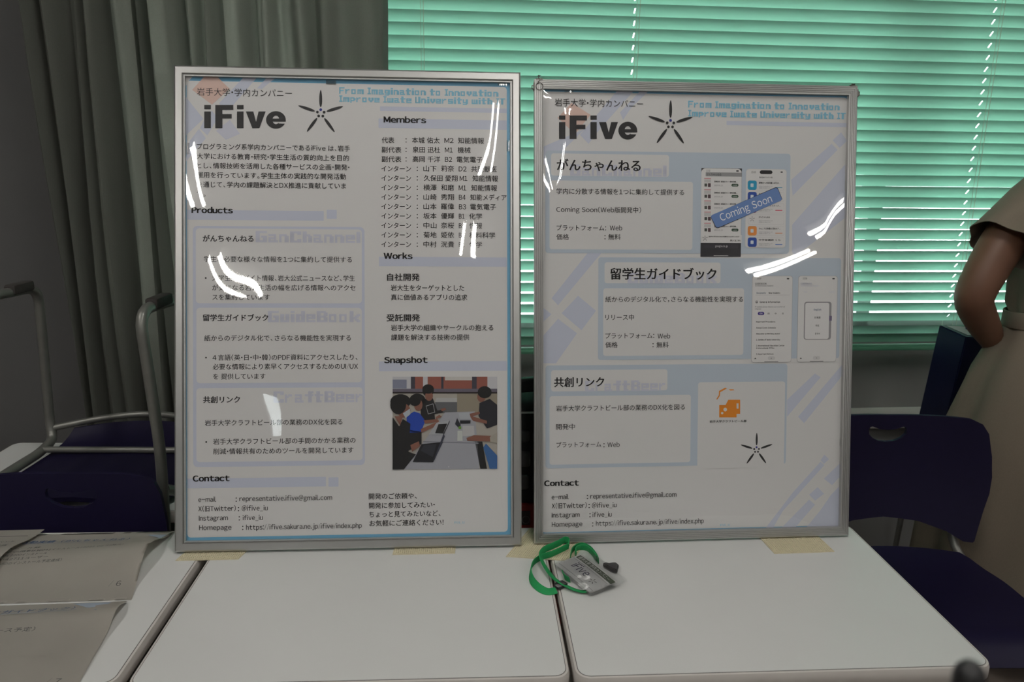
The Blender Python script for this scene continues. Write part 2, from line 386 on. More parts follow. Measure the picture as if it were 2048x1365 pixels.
# ------------------------------------------------------------------ curtain
def curtain():
    ctrl = [(57, 0), (70, -1), (84, .5), (101, -1), (123, .9), (137, .3), (146, -.3), (160, .5), (180, -1), (205, .95), (230, -1), (258, -.7), (266, .7), (276, -.9), (288, .6), (302, .1), (312, -.8), (340, -.95), (353, -.3), (362, 1.2),
            (378, -.3), (404, .9), (422, -.9), (446, .9), (452, -.4), (470, -.8), (494, .9), (505, -.2), (524, -.95), (557, .75), (575, .5), (602, -.8), (628, .4), (648, -.7), (690, .3), (742, -.9), (758, -.6), (768, .6)]
    y0 = -.13
    def X(px):
        r_ = ray((px, 0)); q = EYE + r_ * (WN.dot(W0 + WN * y0 - EYE) / WN.dot(r_)); return (q - W0).dot(WU)
    prof = []
    for (a, da), (c, dc) in zip(ctrl, ctrl[1:]):
        n = max(3, int((c - a) / 4))
        for k in range(n):
            t = k / n; s = (1 - math.cos(PI * t)) / 2; prof.append((a + (c - a) * t, da + (dc - da) * s))
    prof.append(ctrl[-1])
    XS = {px: X(px) for px, d in prof}
    b = bmesh.new(); zs = [.06 + (2.75 - .06) * i / 14 for i in range(15)]; rows = []
    for z in zs:
        k = 1.0; r = []
        for px, d in prof:
            x = XS[px]; sw = .012 * math.sin(px * .021 + z * 1.9) + .01 * math.sin(px * .05 - z * 2.7)
            r.append(b.verts.new((x + sw * .5, y0 + d * .042 + sw, z)))
        rows.append(r)
    for A, B in zip(rows, rows[1:]):
        for j in range(len(A) - 1): b.faces.new((A[j], A[j + 1], B[j + 1], B[j]))
    bmesh.ops.solidify(b, geom=b.faces[:], thickness=.0015)
    root = empty('curtain', (0, 0, 0), 0, 'grey-green pleated curtain drawn aside at the left end of the window', 'curtain'); root.matrix_world = MW
    fin('cloth', b, M_CURT, root, 60)
    b = bmesh.new(); sweep(b, [(-1.6, y0, 2.79), (3.2, y0, 2.79)], circ(.014, 10)); fin('curtain_rail', b, M_WFRAME, root)
curtain()

# ------------------------------------------------------------------ venetian blind
SLP = .0352; SLW = .0515; SLA = math.radians(45.4); BX0, BX1 = -.62, 2.75; BY = -.02; BZ0 = .768
def blind():
    root = empty('venetian_blind', (0, 0, 0), 0, 'green venetian blind with half-closed slats hanging in the window', 'blind'); root.matrix_world = MW
    def cordx(px):
        r_ = ray((px, 60)); return ((EYE + r_ * (WN.dot(W0 + WN * BY - EYE) / WN.dot(r_))) - W0).dot(WU)
    SLOTS = [cordx(1268), cordx(1985)]
    b = bmesh.new(); n = int((2.52 - BZ0) / SLP)
    for i in range(n):
        z = BZ0 + .030 + SLP * i
        if i < 2: z = BZ0 + .026 + .030 * i
        prof = []
        for k in range(7):
            t = -1 + 2 * k / 6; w = t * SLW / 2; arch = .0032 * (1 - t * t)
            # t=-1 room edge (high), t=+1 window edge (low)
            ca, sa = math.cos(SLA), math.sin(SLA)
            prof.append((w * ca + arch * sa, -w * sa + arch * ca))
        jz = random.uniform(-.0006, .0006)
        rows = []; xs = sorted([(BX0 + (BX1 - BX0) * xi / 8, 0) for xi in range(9)] + [(c_ - .0018, 1) for c_ in SLOTS] + [(c_ + .0018, 0) for c_ in SLOTS])
        for xi, (x, sl) in enumerate(xs):
            sag = .0005 * math.sin(x * 3.1 + i)
            rows.append([b.verts.new((x, BY + y, z + zz + jz + sag)) for y, zz in prof])
        for (A, B), (x, sl) in zip(zip(rows, rows[1:]), xs):
            for j in range(6):
                if not (sl and j in (2, 3)): b.faces.new((A[j], B[j], B[j + 1], A[j + 1]))       # cord slots are cut through
    fin('louvre_panel', b, slat_mat(), root, 60, normals=False)
    b = bmesh.new(); box(b, BX0, BX1, BY - .024, BY + .024, BZ0 - .014, BZ0, bev=.004); fin('bottom_rail', b, mat('green_rail', (.10, .30, .19), .5), root)
    b = bmesh.new(); box(b, BX0, BX1, BY - .03, BY + .03, 2.52, 2.56, bev=.004); fin('head_rail', b, mat('green_rail', (.10, .30, .19), .5), root)
    M_CORD = mat('pale_cord', (.55, .62, .50), .8)
    for px in (842, 1268, 1985):
        p = MW.inverted() @ (EYE + ray((px, 60)) * ((WN.dot(W0 + WN * BY - EYE)) / WN.dot(ray((px, 60)))))
        for d in (-.026, .026):
            b = bmesh.new(); sweep(b, [(p.x, BY + d, BZ0), (p.x, BY + d, 2.52)], circ(.0007, 6)); fin('ladder_cord', b, M_CORD, root)
        b = bmesh.new(); sweep(b, [(p.x + .012, BY - .028, BZ0), (p.x + .006, BY - .029, 2.52)], circ(.0009, 6)); fin('lift_cord', b, M_CORD, root)
    return root
blind_root = blind()

# ------------------------------------------------------------------ desks
def desk(x0, y0, rz, W, D, top, label, group='white desks'):
    """x0,y0: front-left corner of the top"""
    t = empty('desk', (x0, y0, 0), rz, label, 'desk', group)
    T = .026; e = .006; r = .022
    b = bmesh.new(); o = rrect(e, W - e, e, D - e, r - e, 6)
    loft(b, [[(x, y, z) for x, y in o] for z in (top - .004, top)]); fin('tabletop', b, M_DESK, t, 30)
    b = bmesh.new(); o2 = rrect(e - .0009, W - e + .0009, e - .0009, D - e + .0009, r - e + .0009, 6)
    loft(b, [[(x, y, z) for x, y in o2] for z in (top - .004, top - .0004)]); fin('seam_line', b, M_SEAM, t, 30)
    b = bmesh.new(); prof = [(-e, 0), (-e * .35, -.0008), (0, -.007), (0, -T + .006), (-.004, -T), (-.03, -T), (-.03, -.005), (-e, -.005)]
    rings = []
    for (dx, dz) in prof:
        k = -dx; rings.append([(x, y, top - .0004 + dz) for x, y in rrect(k, W - k, k, D - k, max(.004, r - k), 6)])
    loft(b, rings + [rings[0]], caps=False); bmesh.ops.remove_doubles(b, verts=b.verts, dist=1e-6); fin('edge_band', b, M_EDGE, t, 40)
    b = bmesh.new(); box(b, .03, W - .03, .03, D - .03, top - T + .002, top - .0045); fin('underside_board', b, M_EDGE, t)
    zt = top - T
    for sx in (.045, W - .045):
        for sy in (.05, D - .05):
            b = bmesh.new(); sweep(b, [(sx, sy, .012), (sx, sy, zt)], circ(.0135, 12)); lg = fin('leg', b, M_GREYM, t)
            b = bmesh.new(); sweep(b, [(sx, sy, 0), (sx, sy, .022)], circ(.0155, 12)); fin('leg_cap', b, M_RUBBER, lg)
        tube('side_rail', [(sx, .05, .10), (sx, D - .05, .10)], .010, M_GREYM, t)
    b = bmesh.new(); box(b, .06, W - .06, D - .07, D - .05, zt - .11, zt, bev=.002); fin('modesty_rail', b, M_GREYM, t)
    b = bmesh.new(); box(b, .06, W - .06, .10, D - .08, zt - .115, zt - .107, bev=.002); fin('book_shelf', b, M_GREYM, t)
    return t
DA = .0554
def fl(x, y, a, e=.006): return (x - e * math.cos(a) + e * math.sin(a), y - e * math.sin(a) - e * math.cos(a))
xm, ym = fl(-.50099, .86331, DA); desk(xm, ym, DA, .595, .432, .70, 'white desk in the middle under the left framed poster')
xr, yr = fl(.0985, .8941, .0620); desk(xr, yr, .0620, .596, .430, .70, 'white desk carrying the name badge and the right framed poster')
a0 = .0529; xl = -.5185 - .598 * math.cos(a0); yl = .862 - .598 * math.sin(a0); desk(xl, yl, a0, .596, .430, .70, 'white desk at left covered with printed sheets')
desk(-1.235, 1.400, .03, .60, .385, .672, 'white desk behind the left chair with a chair upside down on it')

# ------------------------------------------------------------------ chairs
def chair_shell(top, bot, hw, zt, zb, hole, curve, parent, name='backrest', mirror=False):
    """moulded backrest in local x,z; y from horizontal curve (towards -y at sides)"""
    half = [(0, zt), (hw * .55, zt + .003), (hw * .78, zt + .002), (hw * .88, zt - .008), (hw * .94, zt - .03), (hw * .985, zt - .085), (hw, zt - .135), (hw * .985, zt - .175), (hw * .93, zt - .225), (hw * .86, zb + .004), (hw * .845, zb), (hw * .76, zb), (hw * .62, zb + .018), (hw * .35, zb + .036), (0, zb + .043)]
    out = half + [(-x, z) for x, z in half[-2:0:-1]]
    hx, hz = hole; zc = zt - .034
    h = [(-hx, zc - .004), (-hx * .93, zc + .004), (-hx * .8, zc + .005), (-hx * .4, zc - .002), (0, zc - .004), (hx * .4, zc - .002), (hx * .8, zc + .005), (hx * .93, zc + .004), (hx, zc - .004), (hx * .97, zc - .014), (hx * .75, zc - hz * .72), (hx * .4, zc - hz * .95), (0, zc - hz), (-hx * .4, zc - hz * .95), (-hx * .75, zc - hz * .72), (-hx * .97, zc - .014)]
    b = bmesh.new(); poly2(b, out, [h], lambda x, z: (x, 0, z))
    for i in range(-9, 10):
        bmesh.ops.bisect_plane(b, geom=b.verts[:] + b.edges[:] + b.faces[:], plane_co=(i * hw / 9.5, 0, 0), plane_no=(1, 0, 0))
    for k in range(1, 8):
        bmesh.ops.bisect_plane(b, geom=b.verts[:] + b.edges[:] + b.faces[:], plane_co=(0, 0, zb + (zt - zb) * k / 8), plane_no=(0, 0, 1))
    bmesh.ops.recalc_face_normals(b, faces=b.faces)
    for v in b.verts:
        t = (v.co.z - zb) / (zt - zb); v.co.y = -curve * v.co.x ** 2 + .05 * t + .012 * math.sin(PI * t)
    bmesh.ops.solidify(b, geom=b.faces[:], thickness=.009)
    return fin(name, b, M_NAVY, parent, 30)
def seat_panel(b, hw, yb, yf, z, n=16, m=14, sag=.010):
    rows = []
    for j in range(m + 1):
        t = j / m; y = yb + (yf - yb) * t; w = hw * (.80 + .20 * min(1, t * 2.6) ** .6) * (1 - .06 * max(0, t - .8) / .2)
        zz = z - (.045 * max(0, (t - .82) / .18) ** 2) + .014 * max(0, (.22 - t) / .22) ** 1.5
        r = []
        for i in range(n + 1):
            u = -1 + 2 * i / n; arc = .03 * (u * u) * (1 if t < .25 else 0) * (1 - t / .25 if t < .25 else 0)
            r.append(b.verts.new((u * w, y - arc * (1 if yb > yf else -1), zz - sag * (1 - u * u) * math.sin(PI * min(1, t * 1.1)))))
        rows.append(r)
    for A, B in zip(rows, rows[1:]):
        for i in range(n): b.faces.new((A[i], A[i + 1], B[i + 1], B[i]))
    bmesh.ops.recalc_face_normals(b, faces=b.faces)
    bmesh.ops.solidify(b, geom=b.faces[:], thickness=.011)
def chair(x, y, rz, hw, ztop, zbot, label, hole=(.047, .034), curve=.9, parts=True, xo=0.0):
    """faces -y (towards the camera); y is the backrest's foot"""
    t = empty('stacking_chair', (x, y, 0), rz, label, 'chair', 'navy stacking chairs')
    chair_shell(0, 0, hw, ztop, zbot, hole, curve, t)
    b = bmesh.new(); seat_panel(b, .212, -.02, -.40, .452); fin('seat', b, M_NAVY, t, 40)
    for s in (-1, 1):
        X = s * .195
        pts = [(s * hw * .72, -curve * (hw * .72) ** 2 + .052, zbot + .12), (s * hw * .74, -curve * (hw * .74) ** 2 + .034, zbot + .01), (s * .175, -.03, .455), (X, -.08, .425), (X, -.36, .425), (s * .215, -.385, .40), (s * .225, -.40, .012), (s * .225, .02, .012), (X, -.10, .42)]
        tube('side_frame', pts, .0105, M_GREYM, t, rad=.035)
        for yy in (-.36, -.02): 
            b = bmesh.new(); box(b, s * .225 - .013, s * .225 + .013, yy - .03, yy + .03, 0, .02, bev=.004); fin('glide', b, M_RUBBER, t)
    tube('cross_bar', [(-.195, -.12, .425), (.195, -.12, .425)], .009, M_GREYM, t)
    tube('cross_bar', [(-.195, -.34, .425), (.195, -.34, .425)], .009, M_GREYM, t)
    return t
chair(.925, 1.715, .02, .236, .785, .490, 'navy chair at right with its seat beside the right-hand desk', curve=.95)
chair(-.848, 1.312, .03, .192, .781, .48, 'navy chair tucked under the desk with printed sheets', hole=(.05, .036), curve=.75)

def chair_inverted():
    zd = .672
    t = empty('stacking_chair', (-.89, 1.55, zd), 0.0, 'navy chair turned upside down on the desk at far left, legs in the air', 'chair', 'navy stacking chairs')
    # local: x across, y away from camera (chair front), z up from the desk
    b = bmesh.new(); rows = []; n, m = 16, 16
    for j in range(m + 1):
        tt = j / m; y = -.13 + .36 * tt; w = .195 * (.86 + .14 * min(1, tt * 3)) * (1 - .10 * max(0, tt - .8) / .2)
        zz = .012 + .040 * max(0, (tt - .78) / .22) ** 1.6; r = []
        for i in range(n + 1):
            u = -1 + 2 * i / n; rib = .0035 * (abs(math.sin(u * PI * 2.5)) ** 8) * (tt < .8)
            r.append(b.verts.new((u * w, y - .035 * u * u * max(0, tt - .7) / .3, zz + .006 * (1 - u * u) - rib)))
        rows.append(r)
    for A, B in zip(rows, rows[1:]):
        for i in range(n): b.faces.new((A[i], A[i + 1], B[i + 1], B[i]))
    bmesh.ops.recalc_face_normals(b, faces=b.faces); bmesh.ops.solidify(b, geom=b.faces[:], thickness=.010)
    fin('seat', b, M_NAVY, t, 40)
    for s in (-1, 1):
        X = s * .205
        pts = [(s * .190, -.165, -.20), (s * .198, -.160, .02), (s * .205, -.165, .15), (s * .192, -.165, .426), (s * .198, .160, .410), (s * .224, .176, .075), (s * .215, .165, .036), (X, .10, .030), (X, -.10, .030), (s * .20, -.155, .06)]
        tube('side_frame', pts, .0108, M_GREYM, t, rad=.045, n=14)
        for yy in (-.085, .09):
            k = (yy + .165) / .325
            b = bmesh.new(); box(b, s * .194 - .013, s * .194 + .013, yy - .035, yy + .035, .426 - .016 * k - .004, .426 - .016 * k + .018, bev=.005); fin('glide', b, M_RUBBER, t)
    arc = [(-.219 + .438 * k / 14, .172 + .055 * math.sin(PI * k / 14), .062 + .02 * math.sin(PI * k / 14)) for k in range(15)]
    tube('front_bar', arc, .008, M_GREYM, t)
    tube('cross_bar', [(-.205, .105, .034), (.205, .115, .034)], .0075, M_GREYM, t)
    b = bmesh.new(); v = [b.verts.new(p) for p in ((.062, -.012, .0205), (.120, -.016, .0205), (.126, .034, .0205), (.070, .036, .0205))]; b.faces.new(v); bmesh.ops.solidify(b, geom=b.faces[:], thickness=-.0006)
    tag(fin('label_sticker', b, M_TAPE, t, None), 'tan paper sticker')
    r2 = chair_shell(0, 0, .19, .0, -.30, (.05, .036), .5, t)
    r2.matrix_local = Matrix.Translation((0, -.178, -.42)) @ Matrix.Rotation(PI, 4, 'Y')
    return t
chair_inverted()

# ------------------------------------------------------------------ framed posters
def frame_matrix(ox, oy, yaw, tilt, lift):
    o = Vector((ox, oy, .70)); k = (CAMZ - .70 - lift) / (CAMZ - .70); o2 = EYE + (o - EYE) * k
    return Matrix.Translation(o2) @ Matrix.Rotation(yaw, 4, 'Z') @ Matrix.Rotation(-tilt, 4, 'X'), k
def framed_poster(M, W, H, prof, inner, label, warp):
    root = empty('framed_poster', (0, 0, 0), 0, label, 'framed poster', 'framed posters on the desks'); root.matrix_world = M
    b = bmesh.new()
    # mitred border: profile points (inset from the outer edge, local y)
    cs = [((0, 0), (1, 1)), ((W, 0), (-1, 1)), ((W, H), (-1, -1)), ((0, H), (1, -1))]
    rings = [[b.verts.new((cx + sx * d, y, cz + sz * d)) for d, y in prof] for (cx, cz), (sx, sz) in cs]
    n = len(prof)
    for i in range(4):
        A, B = rings[i], rings[(i + 1) % 4]
        for j in range(n): b.faces.new((A[j], A[(j + 1) % n], B[(j + 1) % n], B[j]))
    fin('frame_border', b, M_ALU, root, 20)
    b = bmesh.new(); box(b, .006, W - .006, .0085, .0115, .006, H - .006); fin('backing_board', b, M_BOARD, root)
    b = bmesh.new(); nx, nz = 60, 84; rows = []                      # slightly buckled clear cover
    for j in range(nz + 1):
        z = inner + (H - 2 * inner) * j / nz; r = []
        for i in range(nx + 1):
            x = inner + (W - 2 * inner) * i / nx; ed = min(x - inner, W - inner - x, z - inner, H - inner - z); f = min(1, max(0, ed) / .03)
            r.append(b.verts.new((x, .0048 - f * warp(x, z), z)))
        rows.append(r)
    for A, B in zip(rows, rows[1:]):
        for i in range(nx): b.faces.new((A[i], A[i + 1], B[i + 1], B[i]))
    cov = fin('cover_sheet', b, M_CLEAR, root, 180)
    b = bmesh.new(); box(b, W / 2 - .02, W / 2 + .02, .0118, .0135, .05, .40); fin('back_stay', b, M_BOARD, root)
    return root
def star(S, part, layer, cx, cy, R, lab=None):
    c = Vector(S.at((cx, cy))); px = (Vector(S.at((cx + 10, cy))) - c).length / 10; R *= px
    for k in range(5):
        a = PI / 2 + k * 2 * PI / 5; e1 = Vector((math.cos(a), math.sin(a))); e2 = Vector((-e1.y, e1.x)); pts = []
        for i in range(20):
            t = 2 * PI * i / 20; r = R * (.63 + .37 * math.cos(t)); w = R * .062 * math.sin(t) * (1 - .15 * math.cos(t)); q = c + e1 * r + e2 * w; pts.append((q.x, q.y))
        S.shape(part, M_INK, layer, pts, [], True)
        q0 = c + e1 * (R * .15 + R * .0)
        S.shape(part, M_INKB if k == 0 else M_INK, layer, [((q0 + Vector((math.cos(t), math.sin(t))) * R * .058).x, (q0 + Vector((math.cos(t), math.sin(t))) * R * .058).y) for t in [2 * PI * i / 14 for i in range(14)]], [], True)
def ifive(S, x0, x1, y0, y1):
    """heavy wordmark in a pixel box"""
    def P(u, v): return S.at((x0 + (x1 - x0) * u / 719, y0 + (y1 - y0) * v / 207))
    def add(pts, holes=()): S.shape('heading', M_INK, 6, [P(*p) for p in pts], [[P(*p) for p in h] for h in holes], True)
    for u in (0, 288):
        add([(u, 57), (u + 58, 57), (u + 58, 204), (u, 204)]); add([(u, 0), (u + 58, 0), (u + 58, 37), (u, 37)])
    add([(97, 0), (256, 0), (256, 43), (160, 43), (160, 80), (242, 80), (242, 119), (160, 119), (160, 204), (97, 204)])
    add([(366, 57), (432, 57), (456, 148), (478, 57), (541, 57), (485, 204), (423, 204)])
    cx, cy, rx, ry = 631, 131, 87, 77; arc = lambda a, sx, sy: (cx + sx * math.cos(math.radians(a)), cy - sy * math.sin(math.radians(a)))
    out = [(718, 147)] + [arc(a, rx, ry) for a in range(0, 336, 12)] + [arc(334, rx * .99, ry * .99), (657, 163)] + [arc(a, 30, 38) for a in range(320, 205, -12)] + [(602, 147)]
    hole = [(602, 119), (660, 119)] + [arc(a, 30, 38) for a in range(30, 160, 14)]
    add(out, [hole])

fw0 = .615
def aff(x, z):
    return .0004 * math.sin(x * 21 + z * 5) * math.sin(z * 13 + 1.0) + .00012 * math.sin(x * 47 - z * 19 + 2) + .0005
def aff2(x, z):
    return .0005 * math.sin(x * 17 - z * 7 + 1.2) * math.sin(z * 11 + 2.0) + .00018 * math.sin(x * 39 + z * 23) + .0005 + .0066 * math.exp(-((x - .108) / .080) ** 2 - ((z - .78) / .22) ** 2)
PROFA = [(0, .011), (0, .0025), (.003, 0), (.0135, .0005), (.0155, .004), (.0165, .004), (.0168, .0015), (.0185, .0018), (.0187, .006), (.0187, .011)]
PROFB = [(0, .011), (0, .001), (.0015, 0)]
for k in range(4): PROFB += [(.0015 + .0032 * k + .0012, 0), (.0015 + .0032 * k + .0016, .0012), (.0015 + .0032 * k + .0026, .0012), (.0015 + .0032 * k + .0032, 0)]
PROFB += [(.0165, .0003), (.017, .006), (.017, .011)]
ML, kl = frame_matrix(-.5909, 1.20654, .06723, .24212, .0055)
PL = framed_poster(ML, .615 * kl, .862 * kl, PROFA, .0187, 'larger framed poster at left, printed with a members list and a group snapshot', aff)
MR, kr = frame_matrix(.04592, 1.25453, .0811, .19072, .005)
PR = framed_poster(MR, .5969 * kr, .862 * .5969 / .615 * kr, PROFB, .017, 'smaller framed poster at right, printed with phone screenshots and an orange mug logo', aff2)

def paper(S, root, W, H, ins):
    b = bmesh.new(); box(b, ins, W - ins, S.y0, S.y0 + .0006, ins, H - ins); return fin('poster_sheet', b, M_PAPER, root, None)

# ---- left poster
S = Sheet(ML, .0075); SH = paper(S, PL, .615 * kl, .862 * kl, .012)
D, T = 'design', 'body'
def bars(a): 
    for x0, x1, y0, y1 in a: S.rr(D, M_LAV, 3, x0, x1, y0, y1, 1)
S.rr(D, M_BLUE, 1, 370, 1019.5, 152.5, 1087, 3); S.rr(D, M_PAPER, 2, 374.8, 1013.5, 161.5, 1076, 7)
for pts in ([(372, 154), (385, 154), (376, 164), (370, 176), (368, 176), (368, 154)], ): S.shape(D, M_PAPER, 3, pts)
S.shape(D, M_LAV, 3, [(489, 153), (516, 153), (465, 212), (452, 222), (438, 207)])
S.shape(D, M_LAV, 3, [(536, 153), (555, 153), (524, 178), (514, 177)])
S.shape(D, M_PEACH, 4, [(421.7, 151), (432, 151), (459.5, 178), (424, 209.5), (384.5, 180), (410, 152)])
S.shape(D, M_LAV, 3, [(371, 193), (407, 238), (371, 272)])
S.shape(D, M_LAV, 3, [(412, 233), (424, 222), (436, 236), (415, 271), (400, 257)]); S.shape(D, M_LAV, 3, [(398, 258), (412, 277), (390, 302), (371, 325), (379, 283)])
S.shape(D, M_FADE, 3, [(432, 262), (460, 240), (480, 268), (452, 280)])
bars([(375, 647.5, 420, 439.7), (653.5, 673.5, 420, 438), (375, 652, 958, 977.5), (657, 677, 955.5, 974), (760, 1013.5, 213, 222), (757, 1013.5, 237, 256), (758, 1013.5, 514, 533), (758, 1013.5, 723.4, 743)])
S.rr(D, M_LAV, 3, 386.5, 729, 452, 935, 9)
for x0, x1, y0, y1 in ((392, 723.5, 457, 607), (393, 723.5, 616, 767), (393, 725, 777, 925)): S.rr(D, M_PAPER, 4, x0, x1, y0, y1, 7)
for t, x0, x1, y, h in (('GanChannel', 511.5, 721, 484.5, 22), ('GuideBook', 536, 721, 644.5, 22), ('CraftBeer', 547, 725, 805.5, 22)): S.text(D, M_FADE, 5, t, x0, x1, y, h, pix=True)
S.text('tagline', M_TAG, 5, 'From Imagination to Innovation', 678.5, 997, 187.5, 13, pix=True)
S.text('tagline', M_TAG, 5, 'Improve Iwate University with IT', 678.5, 1010.5, 203.5, 12.5, pix=True)
S.text('heading', M_INK, 6, '岩手大学・学内カンパニー', 394, 584, 190, 17.2)
ifive(S, 408.8, 572, 210.4, 257.4)
star(S, 'star_logo', 6, 641.6, 226.7, 47)
BODY = [('プログラミング系学内カンパニーであるiFive は、岩手', 394, 700, 298), ('大学における教育・研究・学生生活の質的向上を目的', 394, 698, 317.4), ('とし、情報技術を活用した各種サービスの企画・開発・', 394, 699, 336.2), ('運用を行っています。学生主体の実践的な開発活動', 394, 692, 355), ('を通じて、学内の課題解決とDX推進に貢献していま', 394, 692, 374), ('す。', 394, 411, 393),
 ('学生に必要な様々な情報を1つに集約して提供する', 408, 703.8, 523.3), ('•', 410, 413.5, 561), ('大学生向けバイト情報、岩大公式ニュースなど、学生', 424.7, 709.7, 561.2), ('が気になる岩大生活の幅を広げる情報へのアクセ', 424.7, 711, 580.4), ('スを集約しています', 425, 539.5, 599.7),
 ('紙からのデジタル化で、さらなる機能性を実現する', 408.8, 701.8, 681.6), ('•', 410.5, 414, 720.2), ('４言語（英・日・中・韓）のPDF資料にアクセスしたり、', 425.4, 715, 720.6), ('必要な情報により素早くアクセスするためのUI/UX', 425.7, 716, 739), ('を 提供しています', 426.5, 531, 758.6),
 ('岩手大学クラフトビール部の業務のDX化を図る', 410, 684.8, 851.4), ('•', 411, 414.5, 889), ('岩手大学クラフトビール部の手間のかかる業務の', 426.7, 711, 888.8), ('削減・情報共有のためのツールを開発しています', 427, 707, 908.5),
 ('e-mail', 397, 432.4, 1004.4), (':', 471.5, 474, 1004), ('representative.ifive@gmail.com', 479, 664.3, 1003), ('X（旧Twitter）', 397, 471.5, 1023), (':', 476, 478.5, 1023), ('@ifive_iu', 483.8, 535.4, 1022), ('Instagram', 398, 456, 1041.8), (':', 477.5, 480, 1041.5), ('ifive_iu', 485.7, 525.5, 1041), ('Homepage', 398.6, 463, 1060.8), (':', 484.5, 487, 1060.5), ('https://ifive.sakura.ne.jp/ifive/index.php', 492.5, 723.6, 1060.2),
 ('開発のご依頼や、', 737.7, 833.6, 998.4), ('開発に参加してみたい・', 738, 869.5, 1016.8), ('ちょっと見てみたいなど、', 738.5, 881, 1034.4), ('お気軽にご連絡ください！', 739, 887, 1052.4),
 ('岩大生をターゲットとした', 781.8, 928.2, 581), ('真に価値あるアプリの追求', 782, 934.6, 600), ('岩手大学の組織やサークルの抱える', 782, 986.5, 661), ('課題を解決する技術の提供', 782.4, 938.6, 680.2)]
for t, x0, x1, y in BODY: S.text(T, M_INK, 6, t, x0, x1, y, 13.2, .008)
S.text('caption', M_TAG, 5, 'IFIVE_IU', 908.7, 929, 1048, 6)
ROWS = [('代表', 763.5, 788.5, [('本城 佑太', 824, 879.4)], 'M2', 889, 907, '知能情報', 916, 968), ('副代表', 763.5, 802.6, [('泉田 迅杜', 825.4, 880.3)], 'M1', 890, 905.5, '機械', 915.5, 941), ('副代表', 763.5, 802.6, [('高岡 千洋', 825.4, 880.3)], 'B2', 890, 904, '電気電子', 913.5, 965),
 ('インターン', 763, 822, [('山下', 847, 873), ('莉奈', 882, 908)], 'D2', 917.5, 933, '共同獣医', 942.5, 993.5), ('インターン', 763, 822, [('久保田 愛翔', 847.6, 915)], 'M1', 919.6, 934.6, '知能情報', 945, 996), ('インターン', 763, 822, [('横澤', 847, 873), ('和磨', 882, 908)], 'M1', 917.5, 932.5, '知能情報', 942.5, 994),
 ('インターン', 763, 822, [('山崎', 847, 873), ('秀翔', 882, 908)], 'B4', 917.8, 931.2, '知能メディア', 940.5, 1013), ('インターン', 763, 822, [('山本', 847, 873), ('羅偉', 882, 908)], 'B3', 918, 932, '電気電子', 940.5, 992), ('インターン', 763, 822, [('坂本', 847, 873), ('優輝', 882, 908)], 'B1', 917.8, 929, '化学', 938.5, 964),
 ('インターン', 763, 822, [('中山', 847, 873), ('奈桜', 882, 908)], 'B1', 917.8, 929, '情報', 939, 964), ('インターン', 763, 822, [('菊地', 847, 873), ('姫依', 882, 908)], 'B1', 917.8, 929, '材料科学', 938.5, 990), ('インターン', 763, 822, [('中村', 847, 873), ('洸貴', 882, 908)], 'B1', 917.8, 929, '化学', 938.5, 964)]
for i, (a, x0, x1, names, g, g0, g1, d, d0, d1) in enumerate(ROWS):
    y = 285.5 + i * 18.95; S.text(T, M_INK, 6, a, x0, x1, y, 13.2, .008); S.text(T, M_INK, 6, ':', 811 if i < 3 else 833.5, 813.4 if i < 3 else 836, y, 13.2)
    for nm, n0, n1 in names: S.text(T, M_INK, 6, nm, n0, n1, y, 13.2, .008)
    S.text(T, M_INK, 6, g, g0, g1, y + .6, 13, .008); S.text(T, M_INK, 6, d, d0, d1, y + .8, 13.2, .008)
for t, x0, x1, y in (('Products', 384, 465.4, 426), ('Contact', 386.4, 458.8, 963.4), ('Members', 768, 851.7, 245), ('Works', 768, 824.5, 518), ('Snapshot', 769, 854.6, 726.4)): S.text('heading', M_INK, 6, t, x0, x1, y, 15.8, .048)
for t, x0, x1, y, e in (('がんちゃんねる', 406, 507, 482.7, 15), ('留学生ガイドブック', 406.3, 536.4, 641.5, 15), ('共創リンク', 406.8, 480, 805.5, 15), ('自社開発', 774.5, 839.2, 560.5, 15.6), ('受託開発', 773.6, 839.6, 641.8, 15.6)): S.text('heading', M_INK, 6, t, x0, x1, y, e, .026)
# snapshot: flat printed picture (four students round desks with laptops)
def ph(col, pts, l=0, rough=.5): S.shape('snap', mat('photo_%d_%d_%d' % col, tuple(.72 * c for c in lin(col)), rough), 6 + l, [(785.4 + (209 * u / 1120), 754 + 185.5 * v / 990 - .0015 * u * (1 if v > 500 else 0)) for u, v in pts])
def ell(cx, cy, rx, ry, n=18, a0=0, a1=360): return [(cx + rx * math.cos(math.radians(a0 + (a1 - a0) * i / n)), cy + ry * math.sin(math.radians(a0 + (a1 - a0) * i / n))) for i in range(n + (a1 - a0 < 360))]
BK, HR, SK = (24, 24, 28), (14, 13, 16), (150, 100, 84)
ph((196, 190, 180), [(0, 0), (1120, 0), (1120, 990), (0, 990)])
ph((226, 226, 232), [(0, 0), (1120, 0), (1120, 150), (0, 150)], 1); ph((150, 155, 178), [(0, 30), (150, 30), (150, 125), (0, 125)], 2)
for x0, x1 in ((230, 325), (375, 520), (545, 850), (900, 1015)): ph((168, 98, 84), [(x0, 0), (x1, 0), (x1, 145), (x0, 145)], 2)
ph((235, 232, 228), [(560, 0), (850, 0), (850, 38), (560, 38)], 3)
for x0, x1 in ((195, 240), (520, 545), (850, 900)): ph((70, 68, 82), [(x0, 0), (x1, 0), (x1, 150), (x0, 150)], 3)
ph((118, 112, 128), [(0, 128), (1120, 128), (1120, 165), (0, 165)], 4); ph((38, 26, 30), [(0, 163), (1120, 163), (1120, 178), (0, 178)], 5)
ph((168, 158, 140), [(690, 178), (1120, 178), (1120, 400), (690, 400)], 1)
ph((205, 205, 205), [(470, 225), (690, 225), (690, 270), (455, 270)], 5); ph((110, 112, 116), [(455, 270), (690, 270), (690, 390), (455, 390)], 5)
